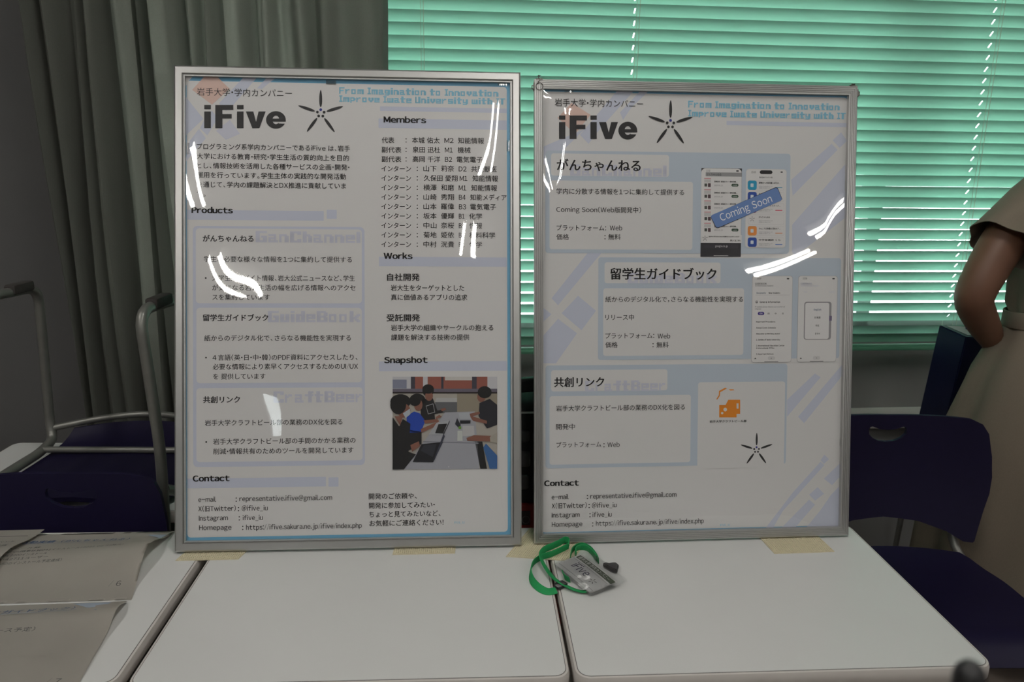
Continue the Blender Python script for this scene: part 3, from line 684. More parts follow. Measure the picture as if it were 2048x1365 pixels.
ph((188, 190, 200), [(330, 700), (560, 380), (880, 370), (930, 990), (120, 990)], 6); ph((150, 152, 162), [(330, 690), (920, 710), (920, 722), (320, 702)], 7)
ph(BK, [(880, 700), (960, 700), (1010, 990), (940, 990)], 6)
ph(HR, ell(380, 150, 62, 62), 8); ph(SK, ell(390, 205, 42, 52), 9); ph(HR, ell(380, 130, 62, 50), 10); ph(BK, [(300, 260), (340, 235), (430, 228), (480, 360), (540, 350), (540, 380), (450, 400), (455, 470), (300, 470)], 8)
ph((190, 190, 195), [(355, 310), (435, 285), (455, 380), (380, 400)], 9); ph(BK, [(360, 316), (431, 292), (449, 376), (384, 393)], 10); ph(SK, [(510, 345), (560, 330), (575, 350), (530, 370)], 10); ph(SK, [(460, 430), (500, 405), (525, 425), (470, 450)], 10)
ph(HR, ell(985, 165, 75, 65), 8); ph(SK, ell(950, 215, 45, 55), 7); ph((30, 32, 44), [(930, 280), (1040, 235), (1120, 300), (1120, 520), (1010, 560), (920, 420)], 7); ph(SK, [(800, 400), (930, 370), (935, 395), (850, 425)], 9); ph(SK, [(820, 410), (1010, 470), (1010, 510), (860, 470)], 9)
ph(HR, ell(265, 245, 85, 65), 8); ph(SK, ell(275, 300, 45, 65), 9); ph(HR, ell(240, 255, 62, 58), 10); ph((26, 74, 190), [(150, 420), (230, 370), (290, 390), (350, 470), (300, 600), (150, 600)], 9); ph(SK, [(330, 465), (480, 450), (500, 480), (350, 500)], 10); ph(SK, [(300, 560), (480, 480), (510, 510), (310, 600)], 11); ph(BK, [(150, 560), (310, 590), (310, 720), (150, 800)], 9)
ph(HR, ell(85, 265, 110, 80), 11); ph(SK, ell(120, 360, 70, 75), 12); ph(HR, ell(60, 300, 85, 100), 13); ph((205, 215, 225), [(110, 390), (185, 340), (190, 400), (140, 440)], 14); ph(SK, [(20, 420), (110, 420), (80, 520)], 13); ph(BK, [(0, 430), (70, 530), (110, 450), (190, 500), (170, 800), (250, 830), (120, 990), (0, 990)], 12); ph(SK, [(190, 730), (280, 690), (295, 740), (210, 800)], 14)
ph((196, 200, 206), [(385, 620), (470, 490), (610, 465), (535, 620)], 12); ph(BK, [(455, 605), (490, 510), (585, 500), (540, 610)], 13); ph((60, 62, 70), [(540, 610), (610, 465), (612, 480), (550, 620)], 13)
ph((22, 24, 34), [(215, 910), (310, 720), (540, 700), (435, 915)], 14); ph((52, 54, 66), [(300, 790), (335, 730), (470, 720), (430, 860)], 15); ph((70, 74, 92), [(435, 905), (545, 610), (560, 640), (450, 890)], 15)
ph((226, 232, 226), [(695, 580), (745, 580), (750, 690), (692, 690)], 13); ph((120, 176, 60), [(706, 535), (734, 535), (734, 562), (706, 562)], 14); ph((200, 206, 214), [(705, 390), (820, 380), (840, 455), (720, 450)], 12); ph((32, 34, 44), [(720, 465), (835, 465), (832, 505), (722, 500)], 12); ph((44, 48, 60), [(668, 510), (690, 440), (730, 520), (715, 560)], 12); ph((214, 214, 216), [(750, 530), (870, 530), (878, 640), (748, 640)], 12)
ph(SK, [(790, 660), (870, 630), (1080, 640), (1080, 700), (800, 690)], 13); ph((190, 184, 172), [(1040, 650), (1120, 600), (1120, 720), (1045, 700)], 14); ph((62, 112, 176), [(970, 760), (1000, 720), (1120, 850), (1120, 990), (1040, 990)], 14)
ph((235, 235, 235), ell(600, 965, 7, 7, 8), 8)
NAMES = {'design': ('design_print', 'pale blue and peach printed design'), 'body': ('body_text', 'black printed lettering'), 'heading': ('heading_text', 'heavy black printed headings'), 'tagline': ('tagline_text', 'sky-blue pixel lettering'), 'caption': ('caption_text', 'tiny blue caption'), 'star_logo': ('star_logo', 'black five-petal star mark'), 'snap': ('snapshot_print', 'printed snapshot of students at laptops'),
         'phone1': ('phone_screenshot', 'printed phone screen with dark bottom bar'), 'phone2': ('phone_screenshot', 'printed phone screen with coloured tiles'), 'phone3': ('phone_screenshot', 'printed phone screen with a text list'), 'phone4': ('phone_screenshot', 'printed phone screen with a pop-up menu'), 'banner': ('banner_print', 'slanted blue Coming Soon banner'), 'mug': ('mug_logo', 'orange mug logo'), 'star2': ('star_logo', 'small black five-petal star mark')}
S.build(lambda p: (NAMES[p][0], SH, NAMES[p][1]))

# ---- right poster
S = Sheet(MR, .0070); SH = paper(S, PR, .5969 * kr, .862 * .5969 / .615 * kr, .010)
S.rr(D, M_BLUE, 1, 1081.3, 1699.8, 175.5, 1072.5, 2); S.rr(D, M_PAPER, 2, 1084.2, 1695.5, 183, 1066, 7)
for pts in ([(1086, 440), (1078, 440), (1078, 480), (1086, 470)], [(1679, 760), (1690, 735), (1690, 700), (1700, 690), (1700, 760)], [(1688, 870), (1696, 870), (1692, 895), (1684, 895)], [(1684, 925), (1694, 900), (1692, 950), (1680, 965)], [(1694, 248), (1704, 244), (1704, 252), (1694, 256)], [(1690, 300), (1702, 300), (1702, 372), (1690, 372)],
            [(1532, 1056), (1549, 1056), (1544, 1066), (1528, 1066)], [(1568, 1055), (1597, 1054), (1593, 1064), (1563, 1065)], [(1613, 1054), (1680, 1052), (1673, 1062), (1609, 1064)]): S.shape(D, M_PAPER, 3, pts)
L = M_LAV
for pts in ([(1239, 176), (1273, 176), (1200, 258), (1177, 288), (1160, 270)], [(1284, 178), (1302, 178), (1262, 216), (1246, 240), (1240, 225)], [(1083, 295), (1170, 258), (1130, 297), (1110, 330), (1083, 330)],
            [(1682, 265), (1694, 282), (1679, 296), (1665, 281)], [(1663, 288), (1675, 300), (1585, 392), (1582, 360)], [(1698, 320), (1698, 430), (1592, 512), (1584, 505), (1584, 450)],
            [(1175.4, 506), (1203, 506), (1116, 611), (1103, 597)], [(1156, 592), (1192, 622), (1163, 661), (1123, 627)], [(1116, 638), (1154, 667), (1112, 727), (1083, 727), (1083, 676)], [(1084, 614), (1103, 629), (1084, 646)],
            [(1629.5, 747.6), (1641, 755), (1574, 834), (1574, 800)], [(1683, 731), (1690, 745), (1608, 847), (1596, 834)], [(1648.5, 910), (1658, 919), (1647.5, 928.5), (1641, 921)], [(1641, 924), (1648.5, 931), (1566, 1022), (1545, 1058), (1530, 1058), (1586, 985)], [(1685, 922), (1685, 948), (1664, 971), (1647.5, 958)],
            [(1635, 975), (1648, 988), (1630, 1002), (1618, 990)], [(1618, 1000), (1630, 1010), (1590, 1056), (1563, 1056)], [(1689, 962), (1689, 1048), (1672, 1056), (1612, 1056), (1640, 1022), (1662, 990)]): S.shape(D, L, 3, pts)
S.shape(D, M_PEACH, 4, [(1143, 206), (1181, 230), (1150, 268), (1115, 236)])
S.rr(D, M_LAV, 4, 1453, 1696, 242, 250.5, 1)
S.rr(D, M_PAN, 5, 1090.5, 1581, 301, 506.5, 6); S.rr(D, M_PAN, 5, 1196.6, 1682, 515, 720.5, 5); S.rr(D, M_PAN, 5, 1091, 1574.5, 731.5, 937.5, 6)
S.rr(D, M_PAPER, 6, 1390, 1575, 516.5, 517, 0)
for x0, x1, y0, y1 in ((1102, 1338, 307, 351.5), (1099, 1385.8, 361, 499), (1209, 1441, 525, 567), (1206.5, 1488, 577, 712.3), (1102, 1334.8, 741, 783.5), (1099, 1381.5, 793, 930), (1396, 1570, 765, 938)): S.rr(D, M_PAPER, 6, x0, x1, y0, y1, 5)
for t, x0, x1, y, h in (('GanChannel', 1140, 1333, 351, 21), ('GuideBook', 1255, 1433, 566.5, 20), ('CraftBeer', 1170, 1330, 783, 20)): S.text(D, M_FADE, 7, t, x0, x1, y, h, pix=True)
S.text('tagline', M_TAG, 7, 'From Imagination to Innovation', 1376, 1679, 215, 12.5, pix=True); S.text('tagline', M_TAG, 7, 'Improve Iwate University with IT', 1376, 1691, 232.8, 12, pix=True)
S.text('heading', M_INK, 8, '岩手大学・学内カンパニー', 1109.5, 1286, 211.3, 16.4)
ifive(S, 1118, 1274.6, 231.4, 279)
star(S, 'star_logo', 8, 1340.7, 248.4, 46); star(S, 'star2', 8, 1512.7, 900, 33)
for t, x0, x1, y, e in (('がんちゃんねる', 1113.8, 1280.6, 339.5, 25), ('留学生ガイドブック', 1221, 1432, 557.5, 24.5), ('共創リンク', 1108.4, 1207.7, 773, 21)): S.text('heading', M_INK, 8, t, x0, x1, y, e, .026)
S.text('heading', M_INK, 8, 'Contact', 1089, 1157, 972.6, 14.6, .048)
for t, x0, x1, y in (('学内に分散する情報を1つに集約して提供する', 1112.7, 1367.7, 387.5), ('Coming Soon（Web版開発中）', 1112.7, 1281.6, 424), ('プラットフォーム：', 1113, 1212, 460.6), ('Web', 1219.4, 1244, 461), ('価格', 1112.7, 1137.6, 479), (':', 1208.6, 1211, 479), ('無料', 1216.4, 1241, 479.2),
  ('紙からのデジタル化で，さらなる機能性を実現する', 1210.5, 1485.5, 604), ('リリース中', 1210.5, 1267.5, 640), ('プラットフォーム：', 1210.5, 1308, 676.8), ('Web', 1315, 1340, 677.3), ('価格', 1210.5, 1235, 695), (':', 1304.5, 1307, 695), ('無料', 1312.7, 1337, 695),
  ('岩手大学クラフトビール部の業務のDX化を図る', 1112, 1369.4, 822.3), ('開発中', 1112, 1149.5, 859), ('プラットフォーム', 1112.7, 1202, 895), (':', 1206.5, 1209, 895), ('Web', 1214.7, 1239, 894.6),
  ('e-mail', 1103.3, 1137.3, 999.2), (':', 1173.4, 1176, 998.5), ('representative.ifive@gmail.com', 1180.5, 1352.5, 997.6), ('X（旧Twitter）', 1103.5, 1173, 1017), (':', 1176.8, 1179.3, 1016.6), ('@ifive_iu', 1183.8, 1232.6, 1016), ('Instagram', 1103.5, 1159, 1035.4), (':', 1178.5, 1181, 1035), ('ifive_iu', 1185, 1223, 1034.4), ('Homepage', 1103.5, 1164.5, 1054), (':', 1184, 1186.5, 1053.4), ('https://ifive.sakura.ne.jp/ifive/index.php', 1191.8, 1407, 1052)):
    S.text(T, M_INK, 8, t, x0, x1, y, 12.5, .008)
S.text('caption', M_TAG, 7, 'IFIVE_IU', 1440, 1459.4, 1052.8, 5.5)
# phone screens
def pr(part, col, x0, x1, y0, y1, r=1, l=8): S.rr(part, mat('screen_%d_%d_%d' % col, lin(col), .55), l, x0, x1, y0, y1, r)
def pt(part, m, t, x0, x1, y, e, off=.01): S.text(part, m, 10, t, x0, x1, y, e, off)
WH = (222, 221, 221)
p = 'phone1'; K = 1.0
pr(p, (40, 40, 46), 1402.5, 1483.5, 336.5, 514, 0); pr(p, WH, 1402.5, 1483, 337, 486, 8, 9); pr(p, WH, 1402.5, 1483, 350, 486, 0, 9.5); pr(p, (52, 50, 58), 1407, 1476, 489, 497, 2, 9)
pr(p, (150, 150, 152), 1411, 1483, 345, 353, 0, 10); pt(p, M_INK, '11:52', 1412, 1420, 343.3, 4.6); pt(p, M_INK, 'がんちゃんねる', 1413, 1442, 351.3, 5.5, .02); pt(p, M_CARD, 'google.co.jp', 1430, 1455, 494.5, 5)
pr(p, (60, 60, 62), 1472, 1477, 341, 344, 1, 10); pr(p, WH, 1427, 1456, 511.4, 512.2, 0, 10)
for i in range(5):
    y = 356.5 + i * 22.4
    pr(p, (206, 150, 156), 1408, 1421.5, y, y + 1.8, 0, 10); pr(p, (196, 196, 196), 1408, 1421.5, y + 2.5, y + 9, 0, 10); pr(p, (70, 74, 70), 1408.5, 1414, y + 11, y + 17, 0, 10); pr(p, (80, 60, 66), 1415.5, 1421, y + 10.5, y + 18, 0, 10)
    pt(p, M_INK, '【研修案内】新着紹介ネット資料室更新…', 1428, 1474, y + 8.4, 3.6, .03); pt(p, M_GREYINK, '2025.01.25', 1428, 1445, y + 16, 3.6); pr(p, (24, 66, 42), 1462.5, 1476.5, y + 11.6, y + 17, 2.5, 10); pt(p, M_CARD, '詳細情報', 1464.5, 1474, y + 15.8, 3)
pr(p, WH, 1402.5, 1483, 470, 486, 0, 11); star(S, p, 13, 1409.5, 477, 6); S.text(p, M_INK, 13, '詳しくはこちら', 1460, 1480, 483, 3.8, .03); S.text(p, M_INK, 13, '岩手大学生のための情報をまとめています', 1417, 1478, 474.6, 2.6, .03)
p = 'phone2'
pr(p, (206, 206, 208), 1491.5, 1573, 338, 496, 6); pr(p, WH, 1492.2, 1572.3, 338.7, 495.5, 6, 9); pr(p, (28, 28, 30), 1519, 1544.5, 341, 348.5, 4, 10); pt(p, M_INK, '15:39', 1502, 1511, 346.5, 4.6); pr(p, (40, 40, 42), 1560.5, 1565, 343.5, 346, 1, 10); pt(p, M_INK, '岩大生向けアルバイト求人', 1518, 1545.5, 356.5, 3.6, .02)
for i, (c, t, tc) in enumerate([((30, 150, 190), '建物内への家具搬入8月20…', (90, 160, 190)), ((34, 74, 160), '夏祭り販売員募集中スタッフ', (60, 90, 180)), ((120, 50, 130), '研究室アルバイトタイプ…', (210, 60, 90)), (None, 'がんちゃんねる', None), ((226, 142, 66), 'わんこそば体験会 夏休みア…', (226, 150, 100)), ((34, 74, 160), '中学部講師 くら', (60, 110, 190))]):
    y = 361.5 + i * 22.8
    pr(p, (205, 204, 205), 1495.5, 1567.5, y - .5, y + 19, 3, 10); pr(p, WH, 1496, 1567, y, y + 18.5, 3, 11)
    if c:
        S.rr(p, mat('tile_%d_%d_%d' % c, lin(c), .55), 12, 1495, 1513, y, y + 18.6, 4); pr(p, (215, 225, 232), 1500.5, 1506.5, y + 6, y + 13, 1, 13); pr(p, tc, 1550, 1564, y + 13.4, y + 14.8, 0, 12)
    else: star(S, p, 13, 1503.5, y + 8.5, 6)
    S.text(p, M_INK, 12, t, 1517, 1560 if c else 1539, y + 6.4, 4.2, .025); S.text(p, M_GREYINK, 12, '岩手県内での作業や配送となります', 1517, 1545, y + 13, 2.6); S.text(p, M_GREYINK, 12, '未経験の方も歓迎します', 1517, 1540, y + 16, 2.6)
p = 'phone3'
pr(p, (176, 176, 180), 1504, 1585, 552, 725.6, 5); pr(p, WH, 1504.7, 1584.4, 552.7, 725, 5, 9)
pt(p, M_INK, '15:37', 1513.5, 1522, 559.2, 4.6); pr(p, (40, 40, 42), 1573, 1578, 556.5, 559.2, 1, 10); pt(p, M_GREYINK, 'GUIDEBOOK', 1509.5, 1533, 569.8, 5, .03); pt(p, M_GREYINK, 'for International Students', 1509.5, 1546, 573.3, 3.6, .01)
pt(p, M_DOCT, 'Documents', 1512.5, 1531, 588, 4.2); pt(p, M_INK, 'New Students', 1537, 1559.5, 588, 4.2, .02); pr(p, (190, 190, 192), 1510, 1579, 590.2, 590.7, 0, 10)
pt(p, M_INK, 'General Information', 1519, 1559.5, 606.3, 4.8, .02); pr(p, (60, 60, 64), 1511, 1515, 602, 606.6, 1, 10); pr(p, WH, 1512, 1514.2, 603, 605.4, .5, 11)
pt(p, M_GREYINK, 'If needed, please choose your preferred', 1509.5, 1569, 615.4, 3.4); pt(p, M_GREYINK, 'language', 1509.5, 1522, 619.4, 3.4)
pr(p, (70, 54, 140), 1515, 1528, 624.2, 630.8, 3.2, 10); S.text(p, M_CARD, 12, 'EN', 1519, 1524, 629, 4)
for x, t in ((1535, '日'), (1549, '中'), (1563.5, '한')): pt(p, M_INK, t, x, x + 3.4, 629, 3.8)
for t, x1, y in (('Important Procedures', 1550, 645.5), ('Annual Event Schedule', 1551, 657.6), ('Welcome to Morioka, Iwate!', 1559, 669.4), ('1. Outline of Iwate University', 1559.5, 681.4), ('2. International Education Center', 1568.5, 693.3), ('& International Office', 1548, 698.2), ('3. Important Notices', 1546.5, 710)): pt(p, M_INK, t, 1511.8, x1, y, 3.9, .02)
pr(p, (206, 205, 206), 1535, 1550, 713, 720.5, 4, 10); pt(p, M_INK, '▲', 1508, 1512, 718.4, 3.4); pt(p, M_GREYINK, '◆', 1540.6, 1543.6, 718.2, 3); pr(p, (50, 50, 54), 1528, 1556, 723.6, 724.6, .4, 10)
p = 'phone4'
pr(p, (176, 176, 180), 1596, 1675, 552, 724.8, 5); pr(p, WH, 1596.7, 1674.3, 552.7, 724.2, 5, 9); pt(p, M_INK, '15:38', 1605, 1613.5, 559.2, 4.6); pr(p, (40, 40, 42), 1664, 1669, 556.5, 559.2, 1, 10); pt(p, M_FADE, 'GUIDEBOOK', 1601, 1624, 569.8, 5, .03); pt(p, M_FADE, 'for International Students', 1601, 1637, 573.3, 3.4)
pt(p, M_FADE, 'Menu', 1607, 1613.5, 585.5, 3.8); pt(p, M_FADE, 'English', 1657, 1668, 585.5, 3.8); pr(p, (150, 148, 152), 1608, 1662.5, 604, 680, 5, 10); pr(p, (226, 225, 226), 1610, 1658, 606, 678.5, 4, 11); pr(p, (110, 100, 130), 1657.5, 1663, 632, 642, 0, 12)
for t, x0, x1, y, m in (('English', 1627, 1641.5, 621.3, M_DOCT), ('日本語', 1628.5, 1640, 637.2, M_INK), ('中文', 1630.5, 1637.5, 653.4, M_INK), ('한국어', 1629, 1638.5, 669.5, M_INK)): S.text(p, m, 13, t, x0, x1, y, 4.4, .015)
pr(p, (206, 205, 206), 1625, 1640, 712.5, 720, 4, 10); pt(p, M_INK, '▲', 1599, 1603, 718, 3.4); pt(p, M_GREYINK, '◆', 1631, 1634, 717.6, 3); pr(p, (50, 50, 54), 1619, 1646, 722.6, 723.6, .4, 10)
def P4(u, v): return (1380 + u * .16845, 310 + v * .16845)
ban = [(243, 745), (246, 728), (258, 716), (1000, 390), (1020, 386), (1038, 395), (1086, 512), (1086, 530), (1074, 545), (335, 870), (316, 872), (300, 862)]
S.shape('banner', M_INK, 14, [P4(*q) for q in ban]); cxb, cyb = 665, 629
S.shape('banner', mat('banner_blue', (.135, .24, .52), .55), 15, [P4(cxb + (u - cxb) * .992, cyb + (v - cyb) * .965) for u, v in ban])
S.text('banner', M_CARD, 16, 'Coming Soon', P4(368, 0)[0], P4(975, 0)[0], P4(0, 790)[1], 19.5, .0, P4(0, 556)[1])
def P7(u, v): return (1380 + u * .1904, 720 + v * .1904)
S.shape('mug', M_ORANGE, 8, [P7(*q) for q in ((400, 420), (525, 420), (525, 568), (487, 568), (487, 605), (305, 605), (305, 475), (372, 475))], [[P7(*q) for q in ell(368, 523, 19, 20, 12)], [P7(*q) for q in ell(336, 560, 13, 13, 10)], [P7(487, 458), (P7(508, 458)), P7(508, 513), P7(487, 513)]])
S.shape('mug', M_ORANGE, 8, [P7(*q) for q in ((367, 293), (386, 302), (314, 341), (312, 378), (286, 417), (273, 415), (300, 372), (302, 328))]); S.shape('mug', M_ORANGE, 8, [P7(*q) for q in ((402, 309), (455, 311), (466, 320), (424, 324))])
S.text('mug', M_INK, 8, '岩手大学クラフトビール部', 1419, 1492.3, 845.6, 5.2, .03)
S.build(lambda p: (NAMES[p][0], SH, NAMES[p][1]))

# bits of clear tape under the covers, corner fittings of the right frame
def tape(root, M, y, px, w, h):
    Sx = Sheet(M, y); a = Sx.at(px); k = (Vector(Sx.at((px[0] + 10, px[1]))) - Vector(a)).length / 10
    b = bmesh.new(); nx = 6
    vs = [[b.verts.new((a[0] + (i / nx - .5) * w * k, y - .0008 * random.random(), a[1] + (j - .5) * h * k)) for i in range(nx + 1)] for j in (0, 1)]
    for i in range(nx): b.faces.new((vs[0][i], vs[0][i + 1], vs[1][i + 1], vs[1][i]))
    tag(fin('clear_tape', b, M_TAPEC, root, 60), 'strip of clear tape')
for px, w, h in (((1005, 168), 20, 7), ((375, 297), 8, 24), ((662, 165), 20, 8), ((1017, 292), 8, 22)): tape(PL, ML, .0068, px, w, h)
for px, w, h in (((1138, 181), 18, 8), ((1394, 184), 18, 6), ((1693, 372), 7, 20), ((1684, 885), 10, 14)): tape(PR, MR, .0063, px, w, h)
Wr, Hr = .5969 * kr, .862 * .5969 / .615 * kr
for s, x in ((1, .009), (-1, Wr - .009)):
    b = bmesh.new()
    ring = [(x + .0062 * math.cos(2 * PI * i / 20), -.0014, Hr - .013 + .0062 * math.sin(2 * PI * i / 20)) for i in range(20)]
    if s == 1:
        sweep(b, ring, circ(.0007, 8), closed=True)
        sweep(b, [(x - .003, -.001, Hr - .006), (x + .001, -.002, Hr - .002), (x - .002, -.001, Hr + .003), (x + .002, .002, Hr + .006), (x - .002, .004, Hr + .007)], circ(.0009, 8))
        sweep(b, [(x - .008, .002, Hr - .010), (x - .013, .001, Hr - .012), (x - .013, .001, Hr - .017), (x - .008, .002, Hr - .018)], circ(.0011, 8))
    else:
        sweep(b, [(x - .004, .002, Hr), (x - .002, .0, Hr + .003), (x + .003, .002, Hr + .002), (x + .005, .004, Hr + .004)], circ(.0012, 8))
        sweep(b, [(x + .009, .002, Hr - .009), (x + .012, .001, Hr - .011), (x + .012, .001, Hr - .016), (x + .009, .002, Hr - .018)], circ(.0014, 8))
    box(b, x - .006, x + .006, .0, .010, Hr - .002, Hr + .0015, bev=.0005); box(b, x - s * .009 - .0012, x - s * .009 + .0012, .0, .010, Hr - .020, Hr - .006, bev=.0005)
    tag(fin('corner_fitting', b, mat('dark_wire', (.16, .15, .14), .35, .8), PR, 40), 'dark wire corner fitting')

# ------------------------------------------------------------------ non-slip mesh mats
def mesh_mat(px, rz, w, h, label, skew=0.0, n=30, m=14, z=.70):
    p = onz(px, z); t = empty('anti_slip_mat', (p.x, p.y, z), rz, label, 'mat', 'cream mesh mats under the posters')
    b = bmesh.new(); T = .0018; g = {}
    def V(i, j, up):
        k = (round(i * 4), round(j * 4), up)
        if k not in g:
            zz = T + (.0004 * math.sin(i * 2.1) if up else 0) if up else .0002
            g[k] = b.verts.new((w * i / n + skew * h * j / m, h * j / m, zz))
        return g[k]
    for i in range(n):
        for j in range(m):
            o = [(i, j), (i + 1, j), (i + 1, j + 1), (i, j + 1)]; q = [(i + .25, j + .25), (i + .75, j + .25), (i + .75, j + .75), (i + .25, j + .75)]
            for k in range(4):
                l = (k + 1) % 4; b.faces.new([V(*o[k], 1), V(*o[l], 1), V(*q[l], 1), V(*q[k], 1)]); b.faces.new([V(*q[k], 1), V(*q[l], 1), V(*q[l], 0), V(*q[k], 0)])
    for i in range(n):
        for j in (0, m): b.faces.new([V(i, j, 1), V(i + 1, j, 1), V(i + 1, j, 0), V(i, j, 0)])
    for j in range(m):
        for i in (0, n): b.faces.new([V(i, j, 1), V(i, j + 1, 1), V(i, j + 1, 0), V(i, j, 0)])
    fin('mesh_sheet', b, M_MAT, t, 30)
    return t
mesh_mat((351, 1123), .07, .106, .062, 'cream mesh mat under the left corner of the left framed poster', .25, 30, 14)
mesh_mat((785, 1111), .07, .110, .060, 'cream mesh mat under the middle of the left framed poster', .05, 30, 14)
mesh_mat((1012, 1115), -.10, .118, .110, 'cream mesh mat across the gap between the two framed posters', .30, 32, 28)
mesh_mat((1549, 1109), .09, .112, .068, 'cream mesh mat under the right framed poster near its right corner', -.05, 30, 16)

# ------------------------------------------------------------------ printed sheets on the left desk
def doc(name, label, z0, u_fn, prints, nx=40, ny=28):
    """u_fn(u,v)->xyz ; v=0 near edge, 1 far edge"""
    t = empty(name, u_fn(.5, .5), 0, label, 'sheet of paper', 'printed sheets on the left desk'); o = t.location.copy()
    b = bmesh.new(); rows = [[b.verts.new(Vector(u_fn(i / nx, j / ny)) - o) for i in range(nx + 1)] for j in range(ny + 1)]
    for A, B in zip(rows, rows[1:]):
        for i in range(nx): b.faces.new((A[i], A[i + 1], B[i + 1], B[i]))
    bmesh.ops.solidify(b, geom=b.faces[:], thickness=.00012); fin('paper', b, M_DOC, t, 60)
    def P(u, v, l): 
        p = Vector(u_fn(u, v)) - o; p.z += .0003 + .0001 * l; return p
    byp = {}
    for pr_ in prints:
        part = pr_[0]; byp.setdefault(part, (bmesh.new(), []))
        b, ms = byp[part]; m = pr_[1]
        if m not in ms: ms.append(m)
        mi = ms.index(m)
        if pr_[2] == 'text':
            _, _, _, s_, u0, u1, v0, hh = pr_; vs, fs = glyphs(s_, .012); mn, mx = min(v[0] for v in vs), max(v[0] for v in vs)
            W = [b.verts.new(P(u0 + (x - mn) / (mx - mn) * (u1 - u0), v0 + y * hh, 2)) for x, y in vs]
            for f in fs:
                try: g_ = b.faces.new([W[i] for i in f]); g_.material_index = mi
                except ValueError: pass
        else:
            pts = pr_[3]; 
            for k in range(len(pts) - 2):
                try: g_ = b.faces.new([b.verts.new(P(*pts[i], 1 + k * .1)) for i in (0, k + 1, k + 2)]); g_.material_index = mi
                except ValueError: pass
    for part, (b, ms) in byp.items():
        if part == 'corner_print': bmesh.ops.subdivide_edges(b, edges=b.edges[:], cuts=2, use_grid_fill=True)
        fin(part, b, ms, t, None)
    return t
def upper(u, v):
    a = .075; x0, y0 = -.905, 1.046; w, h = .312, .221
    bow = .020 * math.exp(-((v - .50) / .24) ** 2) * (.15 + .85 * u ** 1.5) + .010 * math.exp(-((v - .62) / .25) ** 2)
    x = x0 + w * u - .028 * v * 1 - .012 * math.sin(PI * v) * u ; y = y0 + h * v + .025 * (u - .5) * 1
    return (x, y, .7012 + bow)
def lower(u, v):
    x0, y0 = -.878, .842; w, h = .312, .198
    bow = .014 * math.exp(-((v - .80) / .16) ** 2) * u ** 2 + .004 * math.sin(PI * v)
    x = x0 + w * u - .030 * v; y = y0 + h * v + .022 * (u - .5)
    return (x, y, .7006 + bow)
def third(u, v):
    x0, y0 = -1.13, 1.055; w, h = .285, .205
    return (x0 + w * u - .012 * v, y0 + h * v + .02 * (u - .5), .7065 + .020 * math.exp(-((v - .45) / .3) ** 2) * (.3 + .7 * u ** 2))
doc('printed_sheet', 'creased printed sheet with blue-topped heading nearest the left framed poster', 0, upper, [
    ('heading_text', M_DOCT, 'text', '年度活動実績', .10, .385, .79, .075), ('heading_text', M_DOCT, 'text', '（がんちゃんねる）', .42, .80, .80, .068), ('rule_line', M_DOCB, 'poly', [(.05, .765), (.78, .765), (.78, .77), (.05, .77)]),
    ('body_text', M_DOCK, 'text', 'インストール数', .10, .36, .66, .036), ('body_text', M_DOCK, 'text', '・Android版累計36041インストール（2022/02/25時点）', .16, .84, .595, .036), ('body_text', M_DOCK, 'text', '・iOS版 2200インストール', .16, .44, .54, .034), ('body_text', M_DOCK, 'text', '現在・42711ユーザー', .15, .46, .49, .034), ('body_text', M_DOCK, 'text', '（目標850のインストール予定達成）', .15, .55, .44, .034),
    ('page_mark', M_DOCK, 'text', '/ 6', .86, .92, .16, .07), ('corner_print', M_DOCB, 'poly', [(.86, .93), (.985, .92), (.985, .80), (.94, .88)])])
doc('printed_sheet', 'printed sheet with a blue corner flash at the near left edge of the desk', 0, lower, [
    ('heading_text', M_DOCT, 'text', '（留学生ガイドブック）', .25, .78, .86, .060), ('rule_line', M_DOCB, 'poly', [(.2, .835), (.80, .835), (.80, .84), (.2, .84)]), ('body_text', M_DOCK, 'text', '（3月10日リリース予定）', .22, .66, .62, .050),
    ('page_mark', M_DOCK, 'text', '/ 7', .86, .92, .06, .06), ('corner_print', M_DOCB, 'poly', [(.74, .985), (.93, .98), (.90, .80), (.87, .90)])])
doc('printed_sheet', 'half-seen sheet lying over the others at the left border', 0, third, [('body_text', M_DOCK, 'text', 'イベント', .80, .93, .70, .05), ('body_text', M_DOCK, 'text', '写真', .86, .94, .58, .05), ('rule_line', M_DOCK, 'poly', [(.72, .86), (.95, .86), (.95, .868), (.72, .868)])])

